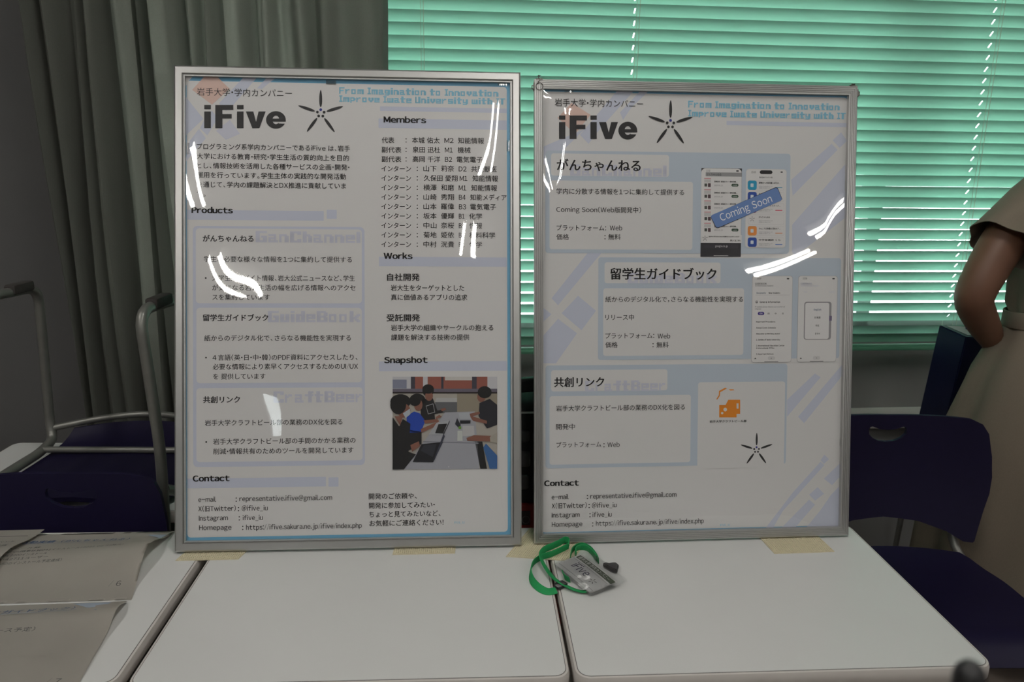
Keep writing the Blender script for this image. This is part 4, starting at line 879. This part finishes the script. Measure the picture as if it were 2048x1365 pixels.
# ------------------------------------------------------------------ lanyard with name badge
def badge():
    def C(u, v, z=.702): return onz((1000 + u * .1465, 1030 + v * .1465), z)
    o = C(1200, 800); t = empty('name_badge', (o.x, o.y, .70), 0, 'green lanyard with a clear name badge lying on the white desk', 'name badge')
    O = Vector((o.x, o.y, .70))
    def strap(pts, tw, zz, name='strap'):
        P = []
        for i, (u, v) in enumerate(pts):
            f = i / (len(pts) - 1) * (len(zz) - 1); j = min(int(f), len(zz) - 2); P.append(C(u, v, .7065 + zz[j] + (zz[j + 1] - zz[j]) * (f - j)) - O)
        # smooth
        Q = []
        for i in range(len(P) - 1):
            p0, p1, p2, p3 = P[max(0, i - 1)], P[i], P[i + 1], P[min(len(P) - 1, i + 2)]
            for k in range(8):
                s = k / 8; Q.append(.5 * ((2 * p1) + (p2 - p0) * s + (2 * p0 - 5 * p1 + 4 * p2 - p3) * s * s + (3 * p1 - p0 - 3 * p2 + p3) * s ** 3))
        Q.append(P[-1]); n = len(Q); b = bmesh.new(); prof = rrect(-.0062, .0062, -.0008, .0008, .0006, 2)
        def ip(l, s): 
            f = s * (len(l) - 1); i = min(int(f), len(l) - 2); return l[i] + (l[i + 1] - l[i]) * (f - i)
        tws = [ip(tw, i / (n - 1)) for i in range(n)]
        for i in range(n): Q[i].z = ip(zz, i / (n - 1)) + abs(math.sin(tws[i])) * .0055 + .001
        sweep(b, Q, prof, up=(0, 0, 1), twist=tws); return fin(name, b, M_GREEN, t, 40)
    strap([(770, 1008), (650, 1030), (530, 980), (440, 890), (415, 780), (455, 660), (560, 585), (720, 530), (860, 465), (932, 425)], [.35, .5, .7, 1.0, 1.35, 1.5, 1.5, 1.5, 1.5, 1.5], [0, 0, 0, 0, 0, 0, .001, .003, .006, .008])
    strap([(932, 425), (942, 380), (925, 350), (880, 345), (800, 390), (700, 435), (610, 475), (560, 540), (575, 620), (640, 730), (730, 840), (850, 920), (1000, 990), (1110, 1020), (1180, 1018)], [1.5, 1.55, 1.57, 1.57, 1.5, 1.5, 1.4, 1.1, .8, .6, .5, .4, .35, .3, .3], [.008, .011, .013, .013, .010, .008, .007, .007, .006, .004, .003, .002, .001, 0, 0])
    strap([(960, 585), (985, 490), (1060, 430), (1150, 425), (1240, 470), (1310, 560), (1345, 630)], [1.5, 1.5, 1.4, 1.4, 1.4, 1.5, 1.5], [0, 0, 0, 0, 0, 0])
    strap([(1040, 560), (1030, 490), (1090, 450), (1180, 455), (1260, 520), (1320, 600)], [1.5, 1.5, 1.4, 1.4, 1.5, 1.5], [.0, .0, .0, .0, 0, 0])
    strap([(860, 790), (885, 850), (950, 890)], [1.2, 1.3, 1.2], [0, 0])
    b = bmesh.new(); p, q = C(762, 1005) - O, C(885, 945) - O; p.z = q.z = .004; sweep(b, [p, p.lerp(q, .2), p.lerp(q, .8), q], rrect(-.0075, .0075, -.0025, .0025, .001, 2), up=(0, 0, 1), scale=[.8, 1, 1, .85]); tag(fin('connector', b, M_BLACK, t, 40), 'black plastic connector')
    b = bmesh.new(); ctr = [(1400, 700), (1445, 688), (1490, 712), (1530, 690), (1580, 690), (1622, 722), (1600, 800), (1540, 780)]
    vs = [C(u, v, .703) - O for u, v in ctr]; loft(b, [[(v.x, v.y, .002) for v in vs], [(v.x, v.y, .009) for v in vs]]); bmesh.ops.bevel(b, geom=b.edges[:], offset=.0012, segments=2, affect='EDGES'); tag(fin('clip', b, M_BLACK, t, 40), 'black plastic clip')
    # badge plane
    z = .7115; TL, TR, BL = onz((1161.5, 1108.9), z), onz((1234.5, 1165), z), onz((1118.5, 1131.5), z)
    U = (TR - TL); V = (BL - TL); V = V - U.normalized() * V.dot(U.normalized()); 
    c0 = TL - O
    def B(u, v, h=0.0): 
        q = c0 + U * u + V * v; q.z = z - .70 + h + .004 * (.5 - v) * 0 - .0045 * v + .0015 * math.sin(PI * u) ; return q
    def quadgrid(name, m, u0, u1, v0, v1, h, nx=10, ny=6, thick=0.0, bulge=0.0):
        b = bmesh.new(); R_ = [[b.verts.new(B(u0 + (u1 - u0) * i / nx, v0 + (v1 - v0) * j / ny, h + bulge * math.sin(PI * i / nx) * math.sin(PI * j / ny) + (.0002 * math.sin(i * .9 + j) if bulge else 0))) for i in range(nx + 1)] for j in range(ny + 1)]
        for A, C_ in zip(R_, R_[1:]):
            for i in range(nx): b.faces.new((A[i], A[i + 1], C_[i + 1], C_[i]))
        if thick: bmesh.ops.solidify(b, geom=b.faces[:], thickness=thick)
        return fin(name, b, m, t, 60)
    card = quadgrid('card', M_CARD, 0, 1, 0, 1, 0, thick=.0004)
    quadgrid('holder_back', M_VINYL, -.04, 1.06, -.31, 1.08, -.0015)
    quadgrid('holder_front', M_VINYL, -.04, 1.06, -.31, 1.08, .0012, 22, 14, bulge=.0012)
    def flat(name, m, items):
        b = bmesh.new()
        for kind, *a in items:
            if kind == 'q':
                u0, u1, v0, v1 = a; n = 8
                for i in range(n):
                    x0, x1 = u0 + (u1 - u0) * i / n, u0 + (u1 - u0) * (i + 1) / n; b.faces.new([b.verts.new(B(*p_, .0003)) for p_ in ((x0, v0), (x1, v0), (x1, v1), (x0, v1))])
            else:
                s_, u0, u1, v0, hh = a; vs, fs = glyphs(s_); mn, mx = min(v[0] for v in vs), max(v[0] for v in vs)
                W = [b.verts.new(B(u0 + (x - mn) / (mx - mn) * (u1 - u0), v0 - y * hh, .0005)) for x, y in vs]
                for f in fs:
                    try: b.faces.new([W[i] for i in f])
                    except ValueError: pass
        o_ = fin(name, b, m, card, None); return o_
    flat('green_band', M_CARDG, [('q', .03, .99, .05, .235)])
    flat('band_text', M_CARD, [('t', '岩手大学 学内カンパニー', .07, .90, .20, .15)])
    dots = [('q', .03 + .027 * i, .041 + .027 * i, y, y + .022) for i in range(35) for y in (.30, .86)]
    flat('dotted_line', M_INK, dots); flat('name_text', mat('purple_ink', (.02, .015, .06), .5), [('t', 'iFive', .20, .60, .66, .40)])
    b = bmesh.new()
    for k in range(5):
        a = PI / 2 + k * 2 * PI / 5 + .2
        pts = [(.77 + (.012 + .075 * s_) * math.cos(a) - w_ * math.sin(a), .60 - ((.012 + .075 * s_) * math.sin(a) + w_ * math.cos(a)) * 1.7) for s_, w_ in ((0, 0), (.5, .007), (1, 0), (.5, -.007))]
        b.faces.new([b.verts.new(B(*p_, .0005)) for p_ in pts])
    fin('star_mark', b, M_INK, card, None)
    return t
badge()

# ------------------------------------------------------------------ black case behind the gap
def case():
    t = empty('equipment_case', (.055, 1.56, 0), .06, 'black case with grey pads and red base panel, behind the gap between the posters', 'case')
    b = bmesh.new(); box(b, -.16, .16, -.07, .10, .03, .888, bev=.012, seg=3); fin('body', b, M_CASE, t)
    arc = [(-.13 + .26 * i / 14, -.02, .875 + .043 * math.sin(PI * i / 14) ** .5) for i in range(15)]
    b = bmesh.new(); sweep(b, arc, rrect(-.015, .015, -.012, .012, .005, 3), up=(0, 1, 0)); fin('handle', b, M_BLACK, t)
    b = bmesh.new(); box(b, -.155, .155, -.074, -.068, .8705, .8745); fin('metal_strip', b, M_ALU, t)
    for r, (z, hz) in enumerate(((.819, .013), (.769, .018), (.716, .017))):
        for c_ in range(9):
            x = -.128 + .032 * c_ + (.003 if r % 2 else 0)
            b = bmesh.new(); box(b, x - .0132, x + .0132, -.0745, -.066, z - hz, z + hz, bev=.006, seg=3); fin('pad', b, M_PAD, t)
    b = bmesh.new(); sweep(b, [(-.002, -.070, .793), (-.002, -.078, .793)], circ(.007, 14)); tag(fin('button', b, M_RED, t), 'small red button')
    b = bmesh.new(); box(b, -.165, .165, -.080, -.05, .35, .668, bev=.004); red = fin('base_panel', b, M_RED, t)
    b = bmesh.new(); box(b, -.085, -.016, -.0815, -.079, .622, .654); pl = fin('name_plate', b, M_BLACK, red)
    vs, fs = glyphs('NO'); b = bmesh.new(); mn, mx = min(v[0] for v in vs), max(v[0] for v in vs); W = [b.verts.new((-.052 + .036 * (x - mn) / (mx - mn), -.0818, .625 + y * .025)) for x, y in vs]
    for f in fs: b.faces.new([W[i] for i in f])
    fin('plate_text', b, M_PAD, red, None)
    for x in (-.13, .13):
        b = bmesh.new(); sweep(b, [(x - .012, .06, .03), (x + .012, .06, .03)], circ(.03, 18)); fin('wheel', b, M_RUBBER, t)
        b = bmesh.new(); box(b, x - .012, x + .012, -.06, -.03, 0, .035); fin('foot', b, M_RUBBER, t)
case()

# ------------------------------------------------------------------ navy box by the window
def navy_box():
    t = empty('storage_box', (1.412, 2.30, .506), math.radians(12), 'tall dark navy box with a white inset top, leaning below the blind', 'box'); t.rotation_euler = (0, math.radians(4.0), math.radians(12))
    b = bmesh.new(); H = .362
    loft(b, [[(-.075, -.05, .008), (.085, -.05, .008), (.085, .065, .012), (-.075, .065, .008)], [(-.068, -.05, H), (.085, -.05, H), (.085, .065, H + .012), (-.068, .065, H + .012)]])
    bmesh.ops.bevel(b, geom=b.edges[:], offset=.003, segments=2, affect='EDGES'); fin('body', b, M_NAVYB, t)
    b = bmesh.new(); v = [b.verts.new(p) for p in ((-.05, -.035, H + .0035), (.08, -.035, H + .0035), (.08, .055, H + .0125), (-.05, .055, H + .0125))]; b.faces.new(v); bmesh.ops.solidify(b, geom=b.faces[:], thickness=-.002); tag(fin('top_card', b, M_CARD, t, None), 'white card inset')
    b = bmesh.new()
    for s in (-1, 1): sweep(b, [(.015, .015, H + .013), (.015 + s * .014, .018, H + .020), (.015 + s * .026, .015, H + .014)], circ(.006, 8), scale=[.7, 1.2, .6])
    tag(fin('blue_tab', b, mat('blue_tab', (.01, .03, .30), .5), t, 50), 'blue tab')
navy_box()
t = empty('stool', (1.422, 2.335, 0), .3, 'low grey stool under the tall navy box, behind the right chair', 'stool')
b = bmesh.new(); sweep(b, [(0, 0, .485), (0, 0, .505)], circ(.115, 32)); fin('seat', b, M_BOARD, t)
for k in range(4):
    a_ = PI / 4 + k * PI / 2; tube('leg', [(.08 * math.cos(a_), .08 * math.sin(a_), .49), (.10 * math.cos(a_), .10 * math.sin(a_), 0)], .009, M_GREYM, t)

# ------------------------------------------------------------------ thin black pole close to the camera
p = ony((1943, 1332), .205); 
t = empty('slim_pole', (p.x, p.y, 0), 0, 'rounded tip of a slim black pole, out of focus, at the desk corner', 'pole')
b = bmesh.new(); zt = ony((1943, 1322), .205).z
sweep(b, [(0, 0, .015), (0, 0, zt - .006), (0, 0, zt - .003), (0, 0, zt - .001), (0, 0, zt)], circ(.0048, 16), scale=[1, 1, .85, .5, .1]); fin('shaft', b, M_BLACK, t, 60)
b = bmesh.new(); sweep(b, [(0, 0, 0), (0, 0, .012), (0, 0, .02)], circ(.09, 32), scale=[1, .95, .2]); fin('base_plate', b, M_BLACK, t, 40)

# ------------------------------------------------------------------ the standing person
def person():
    t = empty('person', (1.466, 1.972, 0), math.radians(6), 'person standing at right by the window in a belted beige dress, hand in pocket', 'person')
    V = []; E = []; Rr = []
    def v(p, r): V.append(p); Rr.append(r); return len(V) - 1
    def chain(i, pts):
        for p_, r in pts: j = v(p_, r); E.append((i, j)); i = j
        return i
    root = v((0, 0, .93), .115)
    sp = chain(root, [((0, .0, 1.04), .095), ((0, -.005, 1.18), .105), ((0, -.01, 1.30), .085)])
    nk = chain(sp, [((0, -.01, 1.385), .050), ((0, .0, 1.44), .047)])
    hd = chain(nk, [((0, .015, 1.50), .075), ((0, .015, 1.565), .085), ((0, .008, 1.62), .060)])
    for s in (-1, 1):
        h = chain(root, [((s * .09, 0, .87), .088), ((s * .095, .005, .66), .068), ((s * .095, .005, .47), .050), ((s * .095, -.015, .33), .052), ((s * .095, -.01, .10), .032), ((s * .097, .0, .05), .034)]); chain(h, [((s * .10, .07, .035), .030), ((s * .105, .125, .028), .022)])
    def hand(w, d, up, s):
        d = Vector(d).normalized(); n = Vector(up).normalized(); sd = d.cross(n).normalized(); w = Vector(w)
        pm = v(tuple(w + d * .05), .024); 
        for k, (o_, L) in enumerate(((-.026, .062), (-.009, .072), (.009, .068), (.025, .052))):
            i = v(tuple(w + d * .085 + sd * o_), .0095); E.append((pm, i)); chain(i, [(tuple(w + d * (.085 + L * .55) + sd * o_ * 1.1 - n * .008), .0085), (tuple(w + d * (.085 + L) + sd * o_ * 1.1 - n * .022), .0072)])
        i = v(tuple(w + d * .03 + sd * s * .034 - n * .006), .011); E.append((pm, i)); chain(i, [(tuple(w + d * .065 + sd * s * .050 - n * .014), .0088)])
        return pm
    # arm on the picture's left: elbow out, hand to the pocket
    a = chain(sp, [((-.10, -.01, 1.325), .060), ((-.172, -.01, 1.28), .058), ((-.245, -.025, 1.165), .056), ((-.292, -.035, 1.075), .050), ((-.290, -.025, 1.04), .050), ((-.230, .01, .985), .046), ((-.145, .05, .905), .030)]); pm = hand((-.112, .065, .875), (.55, .35, -.75), (.3, 1, .4), -1); E.append((a, pm))
    a = chain(sp, [((.10, -.01, 1.325), .060), ((.172, -.01, 1.29), .052), ((.205, -.01, 1.17), .044), ((.215, -.01, 1.05), .036), ((.225, .03, .93), .032), ((.225, .06, .84), .024)]); pm = hand((.225, .06, .84), (.0, .25, -1), (1, 0, 0), 1); E.append((a, pm))
    me = bpy.data.meshes.new('body'); me.from_pydata(V, E, []); o = link('body', me, M_SKIN, t)
    sk = o.modifiers.new('skin', 'SKIN'); sk.use_smooth_shade = True
    for i, sv in enumerate(me.skin_vertices[0].data): sv.radius = (Rr[i], Rr[i]); sv.use_root = (i == 0)
    ss = o.modifiers.new('sub', 'SUBSURF'); ss.levels = 2; ss.render_levels = 2
    apply_mods(o); body = o
    if not body.data.materials: body.data.materials.append(M_SKIN)
    # face
    b = bmesh.new(); bmesh.ops.create_uvsphere(b, u_segments=12, v_segments=8, radius=.014, matrix=Matrix.Translation((0, .112, 1.525)) @ Matrix.Diagonal((.8, 1.1, 1.5, 1))); 
    for s in (-1, 1): bmesh.ops.create_uvsphere(b, u_segments=10, v_segments=8, radius=.022, matrix=Matrix.Translation((s * .086, .0, 1.53)) @ Matrix.Diagonal((.35, .8, 1.3, 1)))
    fin('nose_and_ears', b, M_SKIN, body, 60)
    for s in (-1, 1):
        b = bmesh.new(); bmesh.ops.create_uvsphere(b, u_segments=10, v_segments=8, radius=.011, matrix=Matrix.Translation((s * .032, .094, 1.55))); fin('eye', b, M_HAIR, body, 60)
    b = bmesh.new(); bmesh.ops.create_uvsphere(b, u_segments=12, v_segments=8, radius=.02, matrix=Matrix.Translation((0, .094, 1.485)) @ Matrix.Diagonal((1, .4, .3, 1))); fin('mouth', b, mat('lips', (.30, .09, .08), .5), body, 60)
    b = bmesh.new(); bmesh.ops.create_uvsphere(b, u_segments=28, v_segments=18, radius=.104, matrix=Matrix.Translation((0, -.006, 1.575)) @ Matrix.Diagonal((.97, 1.05, 1.02, 1)))
    for w in b.verts:
        if w.co.y > .05 and w.co.z < 1.60: w.co.y = .05 + (w.co.y - .05) * .1
        if w.co.y < .03 and w.co.z < 1.56: w.co.z -= .09 * (1.56 - w.co.z) / .09
        w.co += Vector((.003 * math.sin(w.co.z * 90), .003 * math.sin(w.co.x * 80), 0))
    fin('hair', b, M_HAIR, body, 60)
    # dress: bodice and skirt as one garment
    N = 72
    def ring(z, rx, ry, cy=0.0, amp=0.0, ph=0.0, f=9):
        r = []
        for i in range(N):
            a_ = 2 * PI * i / N; k = 1 + amp * (math.sin(f * a_ + ph) + .5 * math.sin((f * 2 - 5) * a_ + ph * 1.7)); r.append((rx * k * math.cos(a_), cy + ry * k * math.sin(a_), z))
        return r
    rings = [ring(1.405, .062, .058, -.01), ring(1.385, .085, .072, -.01), ring(1.355, .150, .088, -.01), ring(1.31, .182, .105, -.01), ring(1.25, .178, .118, -.005, .01), ring(1.17, .166, .122, 0, .015, .5), ring(1.08, .154, .118, 0, .03, 1), ring(1.03, .150, .116, 0, .04, 1.4, 11), ring(1.005, .140, .110, 0, .02, 1.4, 11), ring(.985, .139, .109), ring(.965, .145, .113, 0, .02, .6, 11), ring(.91, .180, .140, .0, .03, .6), ring(.83, .212, .168, 0, .03, .8), ring(.70, .245, .195, 0, .04, 1.0), ring(.55, .268, .21, 0, .045, 1.2), ring(.38, .275, .22, 0, .05, 1.5), ring(.20, .28, .225, 0, .055, 1.8), ring(.14, .282, .227, 0, .055, 1.9)]
    b = bmesh.new(); loft(b, rings, caps=False); bmesh.ops.recalc_face_normals(b, faces=b.faces); bmesh.ops.solidify(b, geom=b.faces[:], thickness=.003); dr = fin('dress', b, M_DRESS, body, 70)
    b = bmesh.new(); P0 = Vector((-.105, -.01, 1.325)); A1 = Vector((-.238, -.04, 1.185)); ax = (A1 - P0); e = ax.normalized(); s1 = e.cross(Vector((0, 1, 0))).normalized(); s2 = e.cross(s1)
    rg = []
    for k, (tt, ra, rb) in enumerate(((-.12, .045, .06), (.0, .066, .078), (.25, .074, .085), (.5, .077, .088), (.75, .080, .092), (.93, .083, .096), (1.0, .086, .099))):
        rg.append([tuple(P0 + ax * tt + (s1 * (ra * math.cos(a_)) + s2 * (rb * math.sin(a_))) * (1 + .06 * tt * math.sin(4 * a_ + 1) + .04 * tt * math.sin(7 * a_))) for a_ in [2 * PI * i / 40 for i in range(40)]])
    loft(b, rg, caps=False); bmesh.ops.recalc_face_normals(b, faces=b.faces); bmesh.ops.solidify(b, geom=b.faces[:], thickness=.002); fin('sleeve', b, M_DRESS, body, 60)
    b = bmesh.new(); P0 = Vector((.115, -.01, 1.335)); A1 = Vector((.225, -.02, 1.15)); ax = A1 - P0; e = ax.normalized(); s1 = e.cross(Vector((0, 1, 0))).normalized(); s2 = e.cross(s1); rg = []
    for tt, ra in ((-.12, .05), (.0, .07), (.3, .078), (.7, .082), (1.0, .088)): rg.append([tuple(P0 + ax * tt + (s1 * math.cos(a_) + s2 * math.sin(a_)) * ra * (1 + .06 * tt * math.sin(4 * a_ + 1))) for a_ in [2 * PI * i / 40 for i in range(40)]])
    loft(b, rg, caps=False); bmesh.ops.recalc_face_normals(b, faces=b.faces); bmesh.ops.solidify(b, geom=b.faces[:], thickness=.002); fin('sleeve', b, M_DRESS, body, 60)
    b = bmesh.new(); sweep(b, [(.148 * math.cos(a_), .117 * math.sin(a_), .985 + .004 * math.sin(a_ * 2)) for a_ in [2 * PI * i / 48 for i in range(48)]], rrect(-.003, .003, -.022, .022, .002, 2), closed=True, up=(0, 0, 1)); bl = fin('belt', b, M_DRESS, body, 50)
    b = bmesh.new(); sweep(b, [(-.075, -.112, .985), (-.045, -.128, .975), (.0, -.130, .945), (.02, -.14, .90), (.03, -.15, .85)], rrect(-.018, .018, -.002, .002, .0015, 2), up=(0, -1, .2)); sweep(b, [(-.09, -.105, .985), (-.07, -.125, .99), (-.04, -.130, .985)], rrect(-.022, .022, -.008, .008, .006, 3), up=(0, -1, 0)); fin('belt_tie', b, M_DRESS, body, 50)
    for s in (-1, 1):
        b = bmesh.new(); box(b, s * .10 - .038, s * .10 + .038, -.055, .15, 0, .018, bev=.008); box(b, s * .10 - .034, s * .10 + .034, .03, .148, .012, .058, bev=.018, seg=3); fin('shoe', b, M_BLACK, body, 50)
    return t
person()
